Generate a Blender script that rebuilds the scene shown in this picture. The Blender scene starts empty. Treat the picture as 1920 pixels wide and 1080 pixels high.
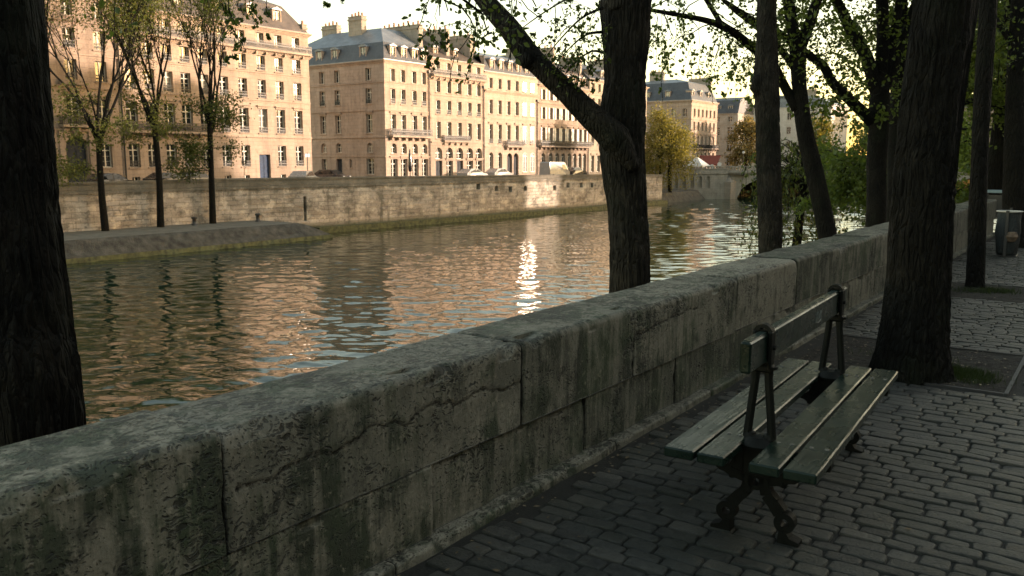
import bpy, math, random
import numpy as np
from mathutils import Vector, Matrix, noise
R = math.radians
C = bpy.context.scene.collection
V = Vector
rnd = random.Random(7)

# ------------------------------------------------------------------ camera model (used to place measured things)
CAMZ = 1.6; YAW = R(35.5); PIT = math.atan(240/1600); FPX = 1600.0
FW = V((-math.sin(YAW)*math.cos(PIT), math.cos(YAW)*math.cos(PIT), -math.sin(PIT)))
RT = V((math.cos(YAW), math.sin(YAW), 0)); UP = RT.cross(FW); EYE = V((0, 0, CAMZ))
def ray(px, py): return FW + RT*((px-960)/FPX) + UP*((540-py)/FPX)
def atD(px, py, d): return EYE + ray(px, py)*d
def atZ(px, py, z): r = ray(px, py); return EYE + r*((z-CAMZ)/r.z)
def atX(px, py, x): r = ray(px, py); return EYE + r*(x/r.x)
def atY(px, py, y): r = ray(px, py); return EYE + r*(y/r.y)

# ------------------------------------------------------------------ mesh builder
class MB:
    def __init__(s): s.v = []; s.f = []; s.m = []
    def add(s, vs, fs, m=0):
        b = len(s.v); s.v.extend(tuple(v) for v in vs)
        for f in fs: s.f.append(tuple(b+i for i in f)); s.m.append(m)
    def quad(s, a, b, c, d, m=0): s.add((a, b, c, d), ((0, 1, 2, 3),), m)
    def box(s, x0, x1, y0, y1, z0, z1, m=0, M=None):
        vs = [V((x, y, z)) for z in (z0, z1) for x, y in ((x0, y0), (x1, y0), (x1, y1), (x0, y1))]
        if M: vs = [M @ v for v in vs]
        s.add(vs, ((3, 2, 1, 0), (4, 5, 6, 7), (0, 1, 5, 4), (1, 2, 6, 5), (2, 3, 7, 6), (3, 0, 4, 7)), m)
    def bbox(s, x0, x1, y0, y1, z0, z1, b=.01, m=0, M=None):      # box with chamfered edges
        vs = []; idx = {}
        for i, (x, sx) in enumerate(((x0, 1), (x1, -1))):
            for j, (y, sy) in enumerate(((y0, 1), (y1, -1))):
                for k, (z, sz) in enumerate(((z0, 1), (z1, -1))):
                    for a, p in enumerate(((x, y+sy*b, z+sz*b), (x+sx*b, y, z+sz*b), (x+sx*b, y+sy*b, z))):
                        idx[i, j, k, a] = len(vs); vs.append(M @ V(p) if M else V(p))
        I = lambda *t: idx[t]; fs = []
        for i in (0, 1):
            f = [I(i, 0, 0, 0), I(i, 0, 1, 0), I(i, 1, 1, 0), I(i, 1, 0, 0)]; fs.append(f if i == 0 else f[::-1])
            f = [I(0, i, 0, 1), I(1, i, 0, 1), I(1, i, 1, 1), I(0, i, 1, 1)]; fs.append(f if i == 0 else f[::-1])
            f = [I(0, 0, i, 2), I(0, 1, i, 2), I(1, 1, i, 2), I(1, 0, i, 2)]; fs.append(f if i == 0 else f[::-1])
        for i in (0, 1):
            for j in (0, 1):
                f = [I(i, j, 0, 0), I(i, j, 0, 1), I(i, j, 1, 1), I(i, j, 1, 0)]; fs.append(f if i == j else f[::-1])
                f = [I(i, 0, j, 0), I(i, 1, j, 0), I(i, 1, j, 2), I(i, 0, j, 2)]; fs.append(f if i == j else f[::-1])
                f = [I(0, i, j, 1), I(0, i, j, 2), I(1, i, j, 2), I(1, i, j, 1)]; fs.append(f if i == j else f[::-1])
                for k in (0, 1):
                    f = [I(i, j, k, 0), I(i, j, k, 1), I(i, j, k, 2)]; fs.append(f if (i+j+k) % 2 else f[::-1])
        s.add(vs, fs, m)
    def tube(s, pts, rad, n=8, m=0, cap=True, lobe=None):
        pts = [V(p) for p in pts]; rings = []
        t = (pts[1]-pts[0]).normalized()
        a = V((1, 0, 0)) if abs(t.x) < .9 else V((0, 1, 0))
        u = (a - t*a.dot(t)).normalized()
        vs = []; fs = []
        for i, p in enumerate(pts):
            t2 = ((pts[min(i+1, len(pts)-1)]-pts[max(i-1, 0)])).normalized()
            u = (u - t2*u.dot(t2)).normalized(); w = t2.cross(u)
            r = rad[i] if hasattr(rad, '__len__') else rad
            for k in range(n):
                th = 2*math.pi*k/n; rr = r*(lobe(i, th, p) if lobe else 1)
                vs.append(p + u*(rr*math.cos(th)) + w*(rr*math.sin(th)))
        for i in range(len(pts)-1):
            for k in range(n):
                k2 = (k+1) % n; fs.append((i*n+k, i*n+k2, (i+1)*n+k2, (i+1)*n+k))
        if cap:
            fs.append(tuple(range(n-1, -1, -1))); b = (len(pts)-1)*n; fs.append(tuple(b+k for k in range(n)))
        s.add(vs, fs, m)
    def lathe(s, prof, c=(0, 0, 0), n=16, m=0):
        c = V(c); vs = []; fs = []
        for r, z in prof:
            for k in range(n):
                th = 2*math.pi*k/n; vs.append(c + V((r*math.cos(th), r*math.sin(th), z)))
        for i in range(len(prof)-1):
            for k in range(n):
                k2 = (k+1) % n; fs.append((i*n+k, i*n+k2, (i+1)*n+k2, (i+1)*n+k))
        s.add(vs, fs, m)
    def prism(s, poly, y0, y1, m=0, M=None):                       # polygon in x-z pushed along y
        n = len(poly)
        vs = [V((x, y0, z)) for x, z in poly]+[V((x, y1, z)) for x, z in poly]
        if M: vs = [M @ v for v in vs]
        fs = [tuple(range(n)), tuple(range(2*n-1, n-1, -1))]
        for i in range(n): j = (i+1) % n; fs.append((j, i, i+n, j+n))
        s.add(vs, fs, m)
    def ring(s, cx, cz, r0, r1, y0, y1, n=24, m=0, a0=0, a1=2*math.pi):   # flat annulus in x-z pushed along y
        full = abs(a1-a0-2*math.pi) < 1e-6; k = n if full else n+1; vs = []
        for i in range(k):
            th = a0+(a1-a0)*i/n; c, q = math.cos(th), math.sin(th)
            vs += [(cx+r0*c, y0, cz+r0*q), (cx+r1*c, y0, cz+r1*q), (cx+r1*c, y1, cz+r1*q), (cx+r0*c, y1, cz+r0*q)]
        fs = []
        for i in range(n):
            a = 4*i; b = 4*((i+1) % k)
            for e in range(4): g = (e+1) % 4; fs.append((a+e, a+g, b+g, b+e))
        if not full: fs += [(0, 1, 2, 3), (4*n+3, 4*n+2, 4*n+1, 4*n)]
        s.add(vs, fs, m)
    def build(s, name, mats, parent=None, org=(0, 0, 0), smooth=False):
        me = bpy.data.meshes.new(name)
        o = V(org)
        me.from_pydata([tuple(V(v)-o) for v in s.v], [], s.f)
        if not isinstance(mats, (list, tuple)): mats = [mats]
        for m in mats: me.materials.append(m)
        if len(mats) > 1: me.polygons.foreach_set('material_index', s.m)
        if smooth: me.polygons.foreach_set('use_smooth', [True]*len(me.polygons))
        me.update()
        return link(name, me, parent)
def link(name, me, parent=None):
    ob = bpy.data.objects.new(name, me); C.objects.link(ob)
    if parent is not None: ob.parent = parent
    return ob
def tag(o, label, cat, group=None):
    o['label'] = label; o['category'] = cat
    if group: o['group'] = group
    return o
def thing(name, label, cat, loc=(0, 0, 0), rz=0, group=None):
    o = bpy.data.objects.new(name, None); C.objects.link(o); o.location = loc; o.rotation_euler = (0, 0, rz)
    o.empty_display_size = .2
    return tag(o, label, cat, group)
def struct(o, kind='structure'): o['kind'] = kind; return o
def clone(root, loc, rz, label, group=None):
    r = root.copy(); C.objects.link(r); r.location = loc; r.rotation_euler = (0, 0, rz); r['label'] = label
    if group: r['group'] = group
    for ch in list(root.children):
        c = ch.copy(); C.objects.link(c); c.parent = r
        for g in ch.children:
            d = g.copy(); C.objects.link(d); d.parent = c
    return r

# ------------------------------------------------------------------ materials
class NT:
    def __init__(s, name, disp=False):
        s.mat = bpy.data.materials.new(name); s.mat.use_nodes = True; s.t = s.mat.node_tree
        s.t.nodes.clear(); s.out = s.t.nodes.new('ShaderNodeOutputMaterial')
        if disp: s.mat.displacement_method = 'BOTH'
    def n(s, typ, **kw):
        nd = s.t.nodes.new('ShaderNode'+typ)
        for k, v in kw.items():
            k2 = k.replace('_', ' ')
            if k.startswith('p_'): setattr(nd, k[2:], v); continue
            if k.startswith('i') and k[1:].isdigit(): sock = nd.inputs[int(k[1:])]
            else:
                sock = next(i for i in nd.inputs if i.name.lower() == k2.lower() and i.enabled)
            s.set(sock, v)
        return nd
    def set(s, sock, v):
        if isinstance(v, bpy.types.NodeSocket): s.t.links.new(v, sock)
        elif isinstance(v, bpy.types.Node): s.t.links.new(next(o for o in v.outputs if o.enabled), sock)
        elif isinstance(v, tuple) and len(v) == 3 and sock.type == 'RGBA': sock.default_value = (*v, 1)
        else: sock.default_value = v
    def obj(s): return s.n('TexCoord').outputs['Object']
    def map(s, vec, sc=(1, 1, 1), loc=(0, 0, 0), rot=(0, 0, 0)):
        return s.n('Mapping', vector=vec, scale=sc, location=loc, rotation=rot).outputs[0]
    def noise(s, vec, scale, detail=4, rough=.55, dist=0):
        return s.n('TexNoise', vector=vec, scale=scale, detail=detail, roughness=rough, distortion=dist).outputs[0]
    def vor(s, vec, scale, feat='F1', rand=1):
        return s.n('TexVoronoi', p_feature=feat, vector=vec, scale=scale, randomness=rand).outputs['Distance']
    def ramp(s, fac, stops, interp='LINEAR'):
        nd = s.t.nodes.new('ShaderNodeValToRGB'); s.set(nd.inputs[0], fac); cr = nd.color_ramp; cr.interpolation = interp
        while len(cr.elements) < len(stops): cr.elements.new(.5)
        for e, (p, c) in zip(cr.elements, stops):
            e.position = p; e.color = (*c, 1) if isinstance(c, tuple) else (c, c, c, 1)
        return nd.outputs[0]
    def mix(s, fac, a, b, mode='MIX'):
        nd = s.t.nodes.new('ShaderNodeMix'); nd.data_type = 'RGBA'; nd.blend_type = mode
        s.set(nd.inputs[0], fac); s.set(nd.inputs[6], a); s.set(nd.inputs[7], b); return nd.outputs[2]
    def math(s, op, a, b=0., c=0.):
        nd = s.t.nodes.new('ShaderNodeMath'); nd.operation = op
        s.set(nd.inputs[0], a); s.set(nd.inputs[1], b); s.set(nd.inputs[2], c); return nd.outputs[0]
    def bump(s, h, strength=1., dist=.01, normal=None):
        nd = s.n('Bump', height=h, strength=strength, distance=dist)
        if normal is not None: s.set(nd.inputs['Normal'], normal)
        return nd.outputs[0]
    def bsdf(s, col, rough=.6, normal=None, **kw):
        nd = s.n('BsdfPrincipled', base_color=col, roughness=rough, **kw)
        if normal is not None: s.set(nd.inputs['Normal'], normal)
        s.t.links.new(nd.outputs[0], s.out.inputs['Surface']); return nd
    def disp(s, h, scale, mid=.5):
        nd = s.n('Displacement', height=h, midlevel=mid, scale=scale); s.t.links.new(nd.outputs[0], s.out.inputs['Displacement'])

def m_plain(name, col, rough=.6, var=.25, scale=8, bump=.3, bdist=.004, **kw):
    m = NT(name); o = m.obj(); nz = m.noise(o, scale, 5)
    c = m.mix(m.ramp(nz, [(.3, 0.), (.7, 1.)]), tuple(x*(1-var) for x in col), tuple(min(1, x*(1+var)) for x in col))
    m.bsdf(c, m.math('MULTIPLY_ADD', m.noise(o, scale*3, 3), .25, rough-.12), m.bump(m.noise(o, scale*6, 4), bump, bdist), **kw)
    return m.mat

def m_parapet():
    m = NT('parapet_limestone'); o = m.obj()
    big = m.noise(o, 1.3, 5, .6); mid = m.noise(o, 4.5, 6, .65); fine = m.noise(o, 48, 6, .7)
    streak = m.noise(m.map(o, (9, 9, .8)), 1.5, 6, .65)
    geo = m.n('NewGeometry'); isl = geo.outputs['Random Per Island']
    top = m.n('MapRange', value=m.n('SeparateXYZ', vector=geo.outputs['True Normal']).outputs[2], from_min=.4, from_max=.85).outputs[0]
    isl2 = m.math('FRACT', m.math('MULTIPLY', isl, 7.31))
    base = m.mix(isl, (.092, .093, .072), (.215, .203, .155))
    base = m.mix(m.math('MULTIPLY', m.ramp(mid, [(.38, 0.), (.66, 1.)]), .75), base, (.31, .288, .225))
    base = m.mix(m.ramp(fine, [(.35, .5), (.55, 0.)]), base, (.085, .08, .058))
    alg = m.math('ADD', m.math('MULTIPLY_ADD', big, .30, m.math('MULTIPLY', streak, .58)), m.math('MULTIPLY', isl2, .12))
    algm = m.ramp(m.math('ADD', alg, m.math('MULTIPLY', m.math('SUBTRACT', mid, .5), .6)), [(.455, 0.), (.585, .92)])
    col = m.mix(algm, base, m.mix(m.ramp(m.noise(o, 3, 4), [(.4, 0.), (.6, 1.)]), (.015, .022, .012), (.024, .042, .017)))
    lich = m.ramp(m.noise(o, 11, 6, .74), [(.56, 0.), (.64, .9)])
    col = m.mix(m.math('MULTIPLY', lich, m.ramp(m.noise(o, 1.9, 4), [(.42, 0.), (.58, 1.)])), col, (.013, .015, .010))
    col = m.mix(m.math('MULTIPLY', m.ramp(m.noise(o, 24, 6, .75), [(.58, 0.), (.66, 1.)]), .5), col, (.33, .30, .23))
    wv = m.n('VectorMath', p_operation='SCALE', i0=m.n('TexNoise', vector=o, scale=13.).outputs[1], scale=.09).outputs[0]
    warp = m.n('VectorMath', p_operation='ADD', i0=m.map(o, (1, .55, 1.)), i1=wv).outputs[0]
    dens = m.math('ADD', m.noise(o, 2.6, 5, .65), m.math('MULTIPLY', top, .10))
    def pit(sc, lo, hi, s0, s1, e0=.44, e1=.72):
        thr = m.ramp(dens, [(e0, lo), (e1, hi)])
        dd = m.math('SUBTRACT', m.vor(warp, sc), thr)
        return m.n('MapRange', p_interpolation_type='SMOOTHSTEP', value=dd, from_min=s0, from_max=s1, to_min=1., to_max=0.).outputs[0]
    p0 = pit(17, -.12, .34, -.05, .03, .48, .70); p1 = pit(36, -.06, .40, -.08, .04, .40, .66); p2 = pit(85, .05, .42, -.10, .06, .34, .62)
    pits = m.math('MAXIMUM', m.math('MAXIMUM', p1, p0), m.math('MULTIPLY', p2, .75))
    col = m.mix(m.math('MULTIPLY', pits, .78), col, (.009, .010, .007))  # dirt and recess shade both put into the pit colour
    ck = m.n('Attribute', p_attribute_name='crack').outputs['Fac']
    ckm = m.math('MULTIPLY', ck, m.ramp(m.noise(o, 30, 4), [(.3, .4), (.55, 1.)]))
    col = m.mix(m.math('MINIMUM', ckm, .92), col, (.006, .006, .004))
    h = m.math('ADD', m.math('MULTIPLY', fine, .30), m.math('ADD', m.math('MULTIPLY', mid, .8), m.math('ADD', m.math('MULTIPLY', pits, -.8), m.math('MULTIPLY', ckm, -.8))))
    m.bsdf(col, m.math('MULTIPLY_ADD', fine, .35, .48), m.bump(h, 1., .018))
    return m.mat

def m_cobble():
    m = NT('cobble_granite'); o = m.obj(); isl = m.n('NewGeometry').outputs['Random Per Island']
    f = m.noise(o, 75, 6, .7); g = m.noise(o, 16, 6, .7); s = m.noise(o, 170, 2)
    c = m.ramp(isl, [(0., (.010, .012, .011)), (.4, (.022, .026, .024)), (.75, (.042, .044, .039)), (1., (.075, .072, .060))])
    c = m.mix(m.ramp(g, [(.40, 0.), (.70, .7)]), c, (.078, .077, .064))
    c = m.mix(m.ramp(m.noise(o, 2.0, 4), [(.46, 0.), (.64, .65)]), c, (.014, .019, .012))
    c = m.mix(m.ramp(f, [(.32, .85), (.44, 0.)]), c, (.008, .008, .007))
    c = m.mix(m.ramp(s, [(.68, 0.), (.75, .5)]), c, (.22, .20, .16))
    h = m.math('ADD', m.math('MULTIPLY', f, .7), g)
    m.bsdf(c, m.math('MULTIPLY_ADD', g, .45, .2), m.bump(h, 1., .016))
    return m.mat

def m_bark(name, k=1., col=((.003, .003, .0022), (.0105, .0095, .007))):
    m = NT(name); o = m.obj()
    w = m.n('VectorMath', p_operation='ADD', i0=o, i1=m.n('VectorMath', p_operation='SCALE', i0=m.n('TexNoise', vector=o, scale=2.2).outputs[1], scale=.10).outputs[0]).outputs[0]
    b = m.noise(m.map(w, (1, 1, .25)), 52*k, 5, .62); a = m.noise(m.map(w, (1, 1, .12)), 17*k, 5, .6)
    cr = m.vor(m.map(w, (1, 1, .13)), 27*k, 'DISTANCE_TO_EDGE'); crk = m.ramp(cr, [(0., 0.), (.22, 1.)])
    cr2 = m.vor(m.map(w, (1, 1, .3)), 60*k, 'DISTANCE_TO_EDGE'); crk2 = m.ramp(cr2, [(0., 0.), (.2, 1.)])
    h = m.math('ADD', m.math('ADD', m.math('MULTIPLY', crk, .8), m.math('MULTIPLY', crk2, .18)), m.math('ADD', m.math('MULTIPLY', a, .5), m.math('MULTIPLY', b, .35)))
    cl = m.mix(m.ramp(m.noise(o, 3, 5), [(.35, 0.), (.7, 1.)]), col[0], col[1])
    cl = m.mix(m.ramp(m.noise(o, 1.2, 4), [(.52, 0.), (.7, .6)]), cl, (.013, .018, .009))
    cl = m.mix(m.ramp(m.noise(m.map(w, (1, 1, .3)), 24*k, 4), [(.6, 0.), (.72, .8)]), cl, tuple(x*2.0 for x in col[1]))
    m.bsdf(cl, .75, m.bump(h, 1., .03/k), specular_ior_level=.15)
    return m.mat

def m_leaf(name, c1, c2, trans=.45):
    m = NT(name); isl = m.n('NewGeometry').outputs['Random Per Island']
    c = m.mix(isl, c1, c2)
    d = m.n('BsdfPrincipled', base_color=c, roughness=.5); t = m.n('BsdfTranslucent', color=m.mix(.5, c, (c2[0]*1.6, c2[1]*1.5, c2[2]*.8)))
    mx = m.n('MixShader', i0=trans, i1=d.outputs[0], i2=t.outputs[0]); m.t.links.new(mx.outputs[0], m.out.inputs['Surface'])
    return m.mat

def m_facade(name, col, dirt=.35, seed=0.):
    m = NT(name); o = m.obj()
    s = m.n('SeparateXYZ', vector=o); u = m.math('ADD', s.outputs[0], s.outputs[1])
    uv = m.n('CombineXYZ', x=u, y=s.outputs[2], z=seed).outputs[0]
    br = m.n('TexBrick', vector=uv, scale=1., mortar_size=.012, brick_width=1.1, row_height=.42, color1=(1., 1., 1.), color2=(.86, .85, .83), mortar=(.62, .6, .57), bias=-.1)
    nz = m.noise(m.map(o, (1, 1, .55), (seed*7, 0, 0)), .55, 6, .62); nf = m.noise(o, 7, 5, .6)
    st = m.noise(m.map(o, (2.2, 2.2, .16), (seed, 0, 0)), 1.1, 5, .62)
    c = m.mix(1., col, br.outputs[0], 'MULTIPLY')
    c = m.mix(m.math('MULTIPLY', m.ramp(nz, [(.42, 0.), (.7, 1.)]), dirt), c, (col[0]*.42, col[1]*.42, col[2]*.42))
    c = m.mix(m.math('MULTIPLY', m.ramp(st, [(.5, 0.), (.72, 1.)]), dirt*.9), c, (col[0]*.4, col[1]*.38, col[2]*.37))
    c = m.mix(m.math('MULTIPLY', m.ramp(m.noise(m.map(o, (1, 1, .7), (0, seed*3, 2)), 1.7, 6, .7), [(.55, 0.), (.64, 1.)]), dirt), c, (col[0]*.5, col[1]*.47, col[2]*.44))
    c = m.mix(m.math('MULTIPLY', m.ramp(nf, [(.5, 0.), (.75, 1.)]), .35), c, (col[0]*1.22, col[1]*1.22, col[2]*1.2))
    m.bsdf(c, .85, m.bump(m.math('ADD', nf, m.math('MULTIPLY', br.outputs[1], -1.4)), .5, .02))
    return m.mat

def m_quay():
    m = NT('quay_masonry'); o = m.obj(); s = m.n('SeparateXYZ', vector=o)
    wob = m.noise(o, .8, 3)
    uv = m.n('CombineXYZ', x=m.math('ADD', s.outputs[1], m.math('MULTIPLY', wob, .5)), y=m.math('ADD', s.outputs[2], m.math('MULTIPLY', wob, .22)), z=0.).outputs[0]
    b1 = m.n('TexBrick', vector=uv, scale=1., mortar_size=.03, brick_width=1.3, row_height=.42, color1=(1., 1., 1.), color2=(.55, .54, .52), mortar=(.5, .49, .47), bias=-.3)
    b2 = m.n('TexBrick', vector=m.map(uv, (1, 1, 1), (.37, .1, 0)), scale=1., mortar_size=.0, brick_width=1.7, row_height=.76, color1=(1., 1., 1.), color2=(.62, .60, .56), mortar=(1., 1., 1.))
    nz = m.noise(o, .3, 6, .65); n2 = m.noise(m.map(o, (1, 1, 1.3)), .75, 7, .72); n3 = m.noise(o, 5, 6, .65)
    st = m.noise(m.map(o, (1.5, 1.5, .2)), 1.1, 5, .6)
    c = m.mix(1., (.45, .405, .35), m.mix(m.ramp(nz, [(.38, .95), (.62, .25)]), (.93, .92, .9), b1.outputs[0]), 'MULTIPLY')
    c = m.mix(.8, c, b2.outputs[0], 'MULTIPLY')
    c = m.mix(m.ramp(n2, [(.52, 0.), (.60, .8)]), c, (.12, .11, .088))
    c = m.mix(m.ramp(n2, [(.38, .8), (.46, 0.)]), c, (.60, .53, .43))
    c = m.mix(m.ramp(n3, [(.60, 0.), (.68, .6)]), c, (.05, .048, .038))
    c = m.mix(m.ramp(st, [(.58, 0.), (.70, .6)]), c, (.075, .072, .055))
    up = m.n('MapRange', value=m.math('ADD', s.outputs[2], m.math('MULTIPLY', n2, .9)), from_min=6.1, from_max=6.5, to_min=0., to_max=.75)
    c = m.mix(up.outputs[0], c, (.085, .08, .062))
    mr = m.n('MapRange', value=m.math('ADD', s.outputs[2], m.math('MULTIPLY', n2, 1.1)), from_min=2.5, from_max=3.1, to_min=1., to_max=0.)
    c = m.mix(mr.outputs[0], c, (.035, .045, .018))
    m.bsdf(c, .88, m.bump(m.math('ADD', m.math('MULTIPLY', n3, .6), m.math('MULTIPLY', b1.outputs[1], -1.)), .9, .06))
    return m.mat

def m_roof(name, col, sx=0.3, rough=.5):
    m = NT(name); o = m.obj(); s = m.n('SeparateXYZ', vector=o); u = m.math('ADD', s.outputs[0], s.outputs[1])
    uv = m.n('CombineXYZ', x=u, y=s.outputs[2], z=0.).outputs[0]
    br = m.n('TexBrick', vector=uv, scale=1., mortar_size=.02, brick_width=sx, row_height=.22, color1=(1., 1., 1.), color2=(.7, .7, .72), mortar=(.45, .45, .45))
    nz = m.noise(o, .8, 5); c = m.mix(1., col, br.outputs[0], 'MULTIPLY')
    c = m.mix(m.ramp(nz, [(.4, 0.), (.7, .5)]), c, tuple(x*1.6 for x in col))
    m.bsdf(c, rough, m.bump(br.outputs[1], .4, -.02))
    return m.mat

def m_glass(name, dark=.02):
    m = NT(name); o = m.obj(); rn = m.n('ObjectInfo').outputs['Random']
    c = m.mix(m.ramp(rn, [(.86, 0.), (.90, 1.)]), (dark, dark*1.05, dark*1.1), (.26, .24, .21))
    m.bsdf(c, .06, m.bump(m.noise(o, 1.3, 2), .12, .05), IOR=1.75)
    return m.mat

def m_flatglass():
    m = NT('window_glass_flat'); m.bsdf((.02, .02, .02), .15, IOR=2.0); return m.mat
def m_water():
    m = NT('river_water'); o = m.obj()
    q = m.map(o, (1, 1, 1), (0, 0, 0), (0, 0, R(-35)))
    q2 = m.map(q, (.62, 1.5, 1))
    warp = m.n('VectorMath', p_operation='ADD', i0=q2, i1=m.n('VectorMath', p_operation='SCALE', i0=m.n('TexNoise', vector=q, scale=.35).outputs[1], scale=1.1).outputs[0]).outputs[0]
    a = m.noise(warp, .75, 3, .5); b = m.noise(m.map(warp, (1, 1, 1), (5, 3, 0), (0, 0, R(24))), 1.7, 3, .5); c = m.noise(q, .12, 2)
    h = m.math('ADD', a, m.math('MULTIPLY', b, .30))
    amp = m.ramp(c, [(.3, .6), (.7, 1.)])
    nb = m.bump(m.math('MULTIPLY', h, amp), 1., .035)
    m.bsdf((.008, .024, .011), .03, nb, IOR=1.5)
    return m.mat

def m_wood():
    m = NT('painted_bench_wood'); o = m.obj()
    gr = m.noise(m.map(o, (26, 1.2, 26)), 2.5, 5, .6); bl = m.noise(o, 6, 5, .6); sc = m.noise(m.map(o, (20, 3, 20)), 6, 3)
    c = m.mix(m.ramp(bl, [(.35, 0.), (.7, 1.)]), (.0045, .011, .008), (.008, .019, .014))
    c = m.mix(m.ramp(m.noise(m.map(o, (9, 1.6, 9), (3, 0, 0)), 3.1, 6, .7), [(.68, 0.), (.76, .25)]), c, (.035, .032, .024))
    r = m.math('MULTIPLY_ADD', m.ramp(bl, [(.3, 0.), (.75, 1.)]), .22, m.math('MULTIPLY_ADD', gr, .10, .13))
    m.bsdf(c, r, m.bump(m.math('ADD', gr, m.math('MULTIPLY', sc, .5)), .35, .006), specular_ior_level=.30)
    return m.mat

M = dict(
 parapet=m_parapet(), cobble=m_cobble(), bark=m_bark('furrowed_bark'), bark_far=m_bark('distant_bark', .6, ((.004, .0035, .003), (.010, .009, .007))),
 bark_lit=m_bark('lit_furrowed_bark', 1., ((.009, .0085, .007), (.034, .030, .023))), bark_smooth=m_bark('limb_bark', 1.1),  # furrowed bark copy brightened: light off water and sky put into the colour
 dirt=m_plain('joint_dirt', (.012, .012, .009), .9, .4, 20, .8, .01), soil=m_plain('tree_pit_soil', (.024, .020, .014), .95, .5, 12, 1., .03),
 ground=m_plain('ground_earth', (.08, .075, .06), .9, .3, .5),
 street=m_plain('street_asphalt', (.075, .072, .066), .85, .2, 1.), bank=m_plain('embankment_stone', (.058, .056, .046), .9, .6, 1.6, 1., .12),
 bankpath=m_plain('embankment_path', (.115, .11, .088), .9, .3, 1.2, .6, .03), algae=m_plain('algae_ledge', (.07, .075, .028), .8, .6, 2.5, .8, .05),
 wood=m_wood(), iron=m_plain('cast_iron', (.005, .006, .005), .55, .3, 30, .5, .004, specular_ior_level=.14), bolt=m_plain('bolt_steel', (.16, .155, .14), .38, .3, 60, .2, .001, metallic=.8),
 quay=m_quay(), win=m_plain('window_paint', (.52, .48, .41), .5, .12, 6, .1), glass=m_glass('window_glass'), glass_flat=m_flatglass(), rail=m_plain('balcony_iron', (.018, .017, .016), .5, .2, 10),
 slate=m_roof('slate_roof', (.054, .058, .066)), zinc=m_roof('zinc_roof', (.155, .17, .19), .6, .4), brownroof=m_roof('brown_slate_roof', (.105, .085, .072)),
 chim=m_facade('chimney_render', (.33, .285, .235), .5, 4.), pot=m_plain('clay_pot', (.30, .14, .08), .8),
 door=m_plain('door_paint', (.014, .018, .026), .75, .3, 4), bluedoor=m_plain('blue_door_paint', (.02, .04, .085), .75, .3, 4), shop=m_plain('shop_panel', (.11, .06, .045), .5, .2, 3), sign=m_plain('signboard_paint', (.75, .7, .6), .5, .08, 3),
 white=m_plain('white_paint', (.50, .49, .46), .4, .05, 3, .05), carwhite=m_plain('car_paint_white', (.27, .265, .255), .25, .05, 2, 0., coat_weight=.6), cardark=m_plain('car_paint_dark', (.02, .022, .025), .25, .15, 2, 0., coat_weight=.6),
 carglass=m_plain('car_glass', (.01, .012, .013), .06, .1, 2, 0.), tyre=m_plain('tyre_rubber', (.015, .015, .015), .8), redcloth=m_plain('awning_cloth', (.16, .035, .022), .8, .2, 3), post=m_plain('post_metal', (.03, .03, .03), .5),
 paleblue=m_plain('pale_blue_paint', (.19, .27, .32), .5, .15, 5), bag=m_plain('bin_bag', (.018, .024, .025), .4, .3, 9, .9, .03), trash=m_plain('crumpled_paper', (.16, .11, .07), .7, .5, 14, .8, .02),
 water=m_water(), bridge=m_facade('bridge_stone', (.33, .30, .25), .55, 9.),
 leaf_near=m_leaf('leaf_dark_green', (.028, .050, .011), (.085, .12, .024), .55), leaf_bg=m_leaf('leaf_mid_green', (.05, .085, .014), (.12, .165, .03), .55),
 leaf_avenue=m_leaf('leaf_avenue_green', (.09, .14, .025), (.20, .26, .055), .6),
 leaf_spring=m_leaf('leaf_young_yellow', (.065, .085, .018), (.125, .135, .03), .5), leaf_gold=m_leaf('leaf_gold', (.10, .105, .022), (.22, .19, .038), .5), leaf_rust=m_leaf('leaf_rust', (.13, .105, .036), (.22, .165, .055), .45),
 leaf_willow=m_leaf('leaf_willow', (.035, .055, .010), (.085, .105, .02), .5), grass=m_leaf('grass_blade', (.018, .033, .007), (.038, .06, .013), .3), litter=m_leaf('dry_leaf', (.10, .065, .03), (.22, .17, .10), .1),
 scrawl=m_plain('scrawl_paint', (.16, .175, .16), .6, .5, 40),
)
FAC = [m_facade('facade_stone_%s' % n, c, d, i+1.) for i, (n, c, d) in enumerate([('warm', (.37, .280, .215), .55), ('rose', (.40, .305, .24), .6), ('cream', (.385, .295, .23), .5), ('pale', (.41, .315, .25), .42), ('aged', (.335, .252, .195), .6), ('plain', (.36, .298, .232), .55), ('grey', (.40, .355, .31), .4), ('plaster', (.62, .55, .48), .3)])]
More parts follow.
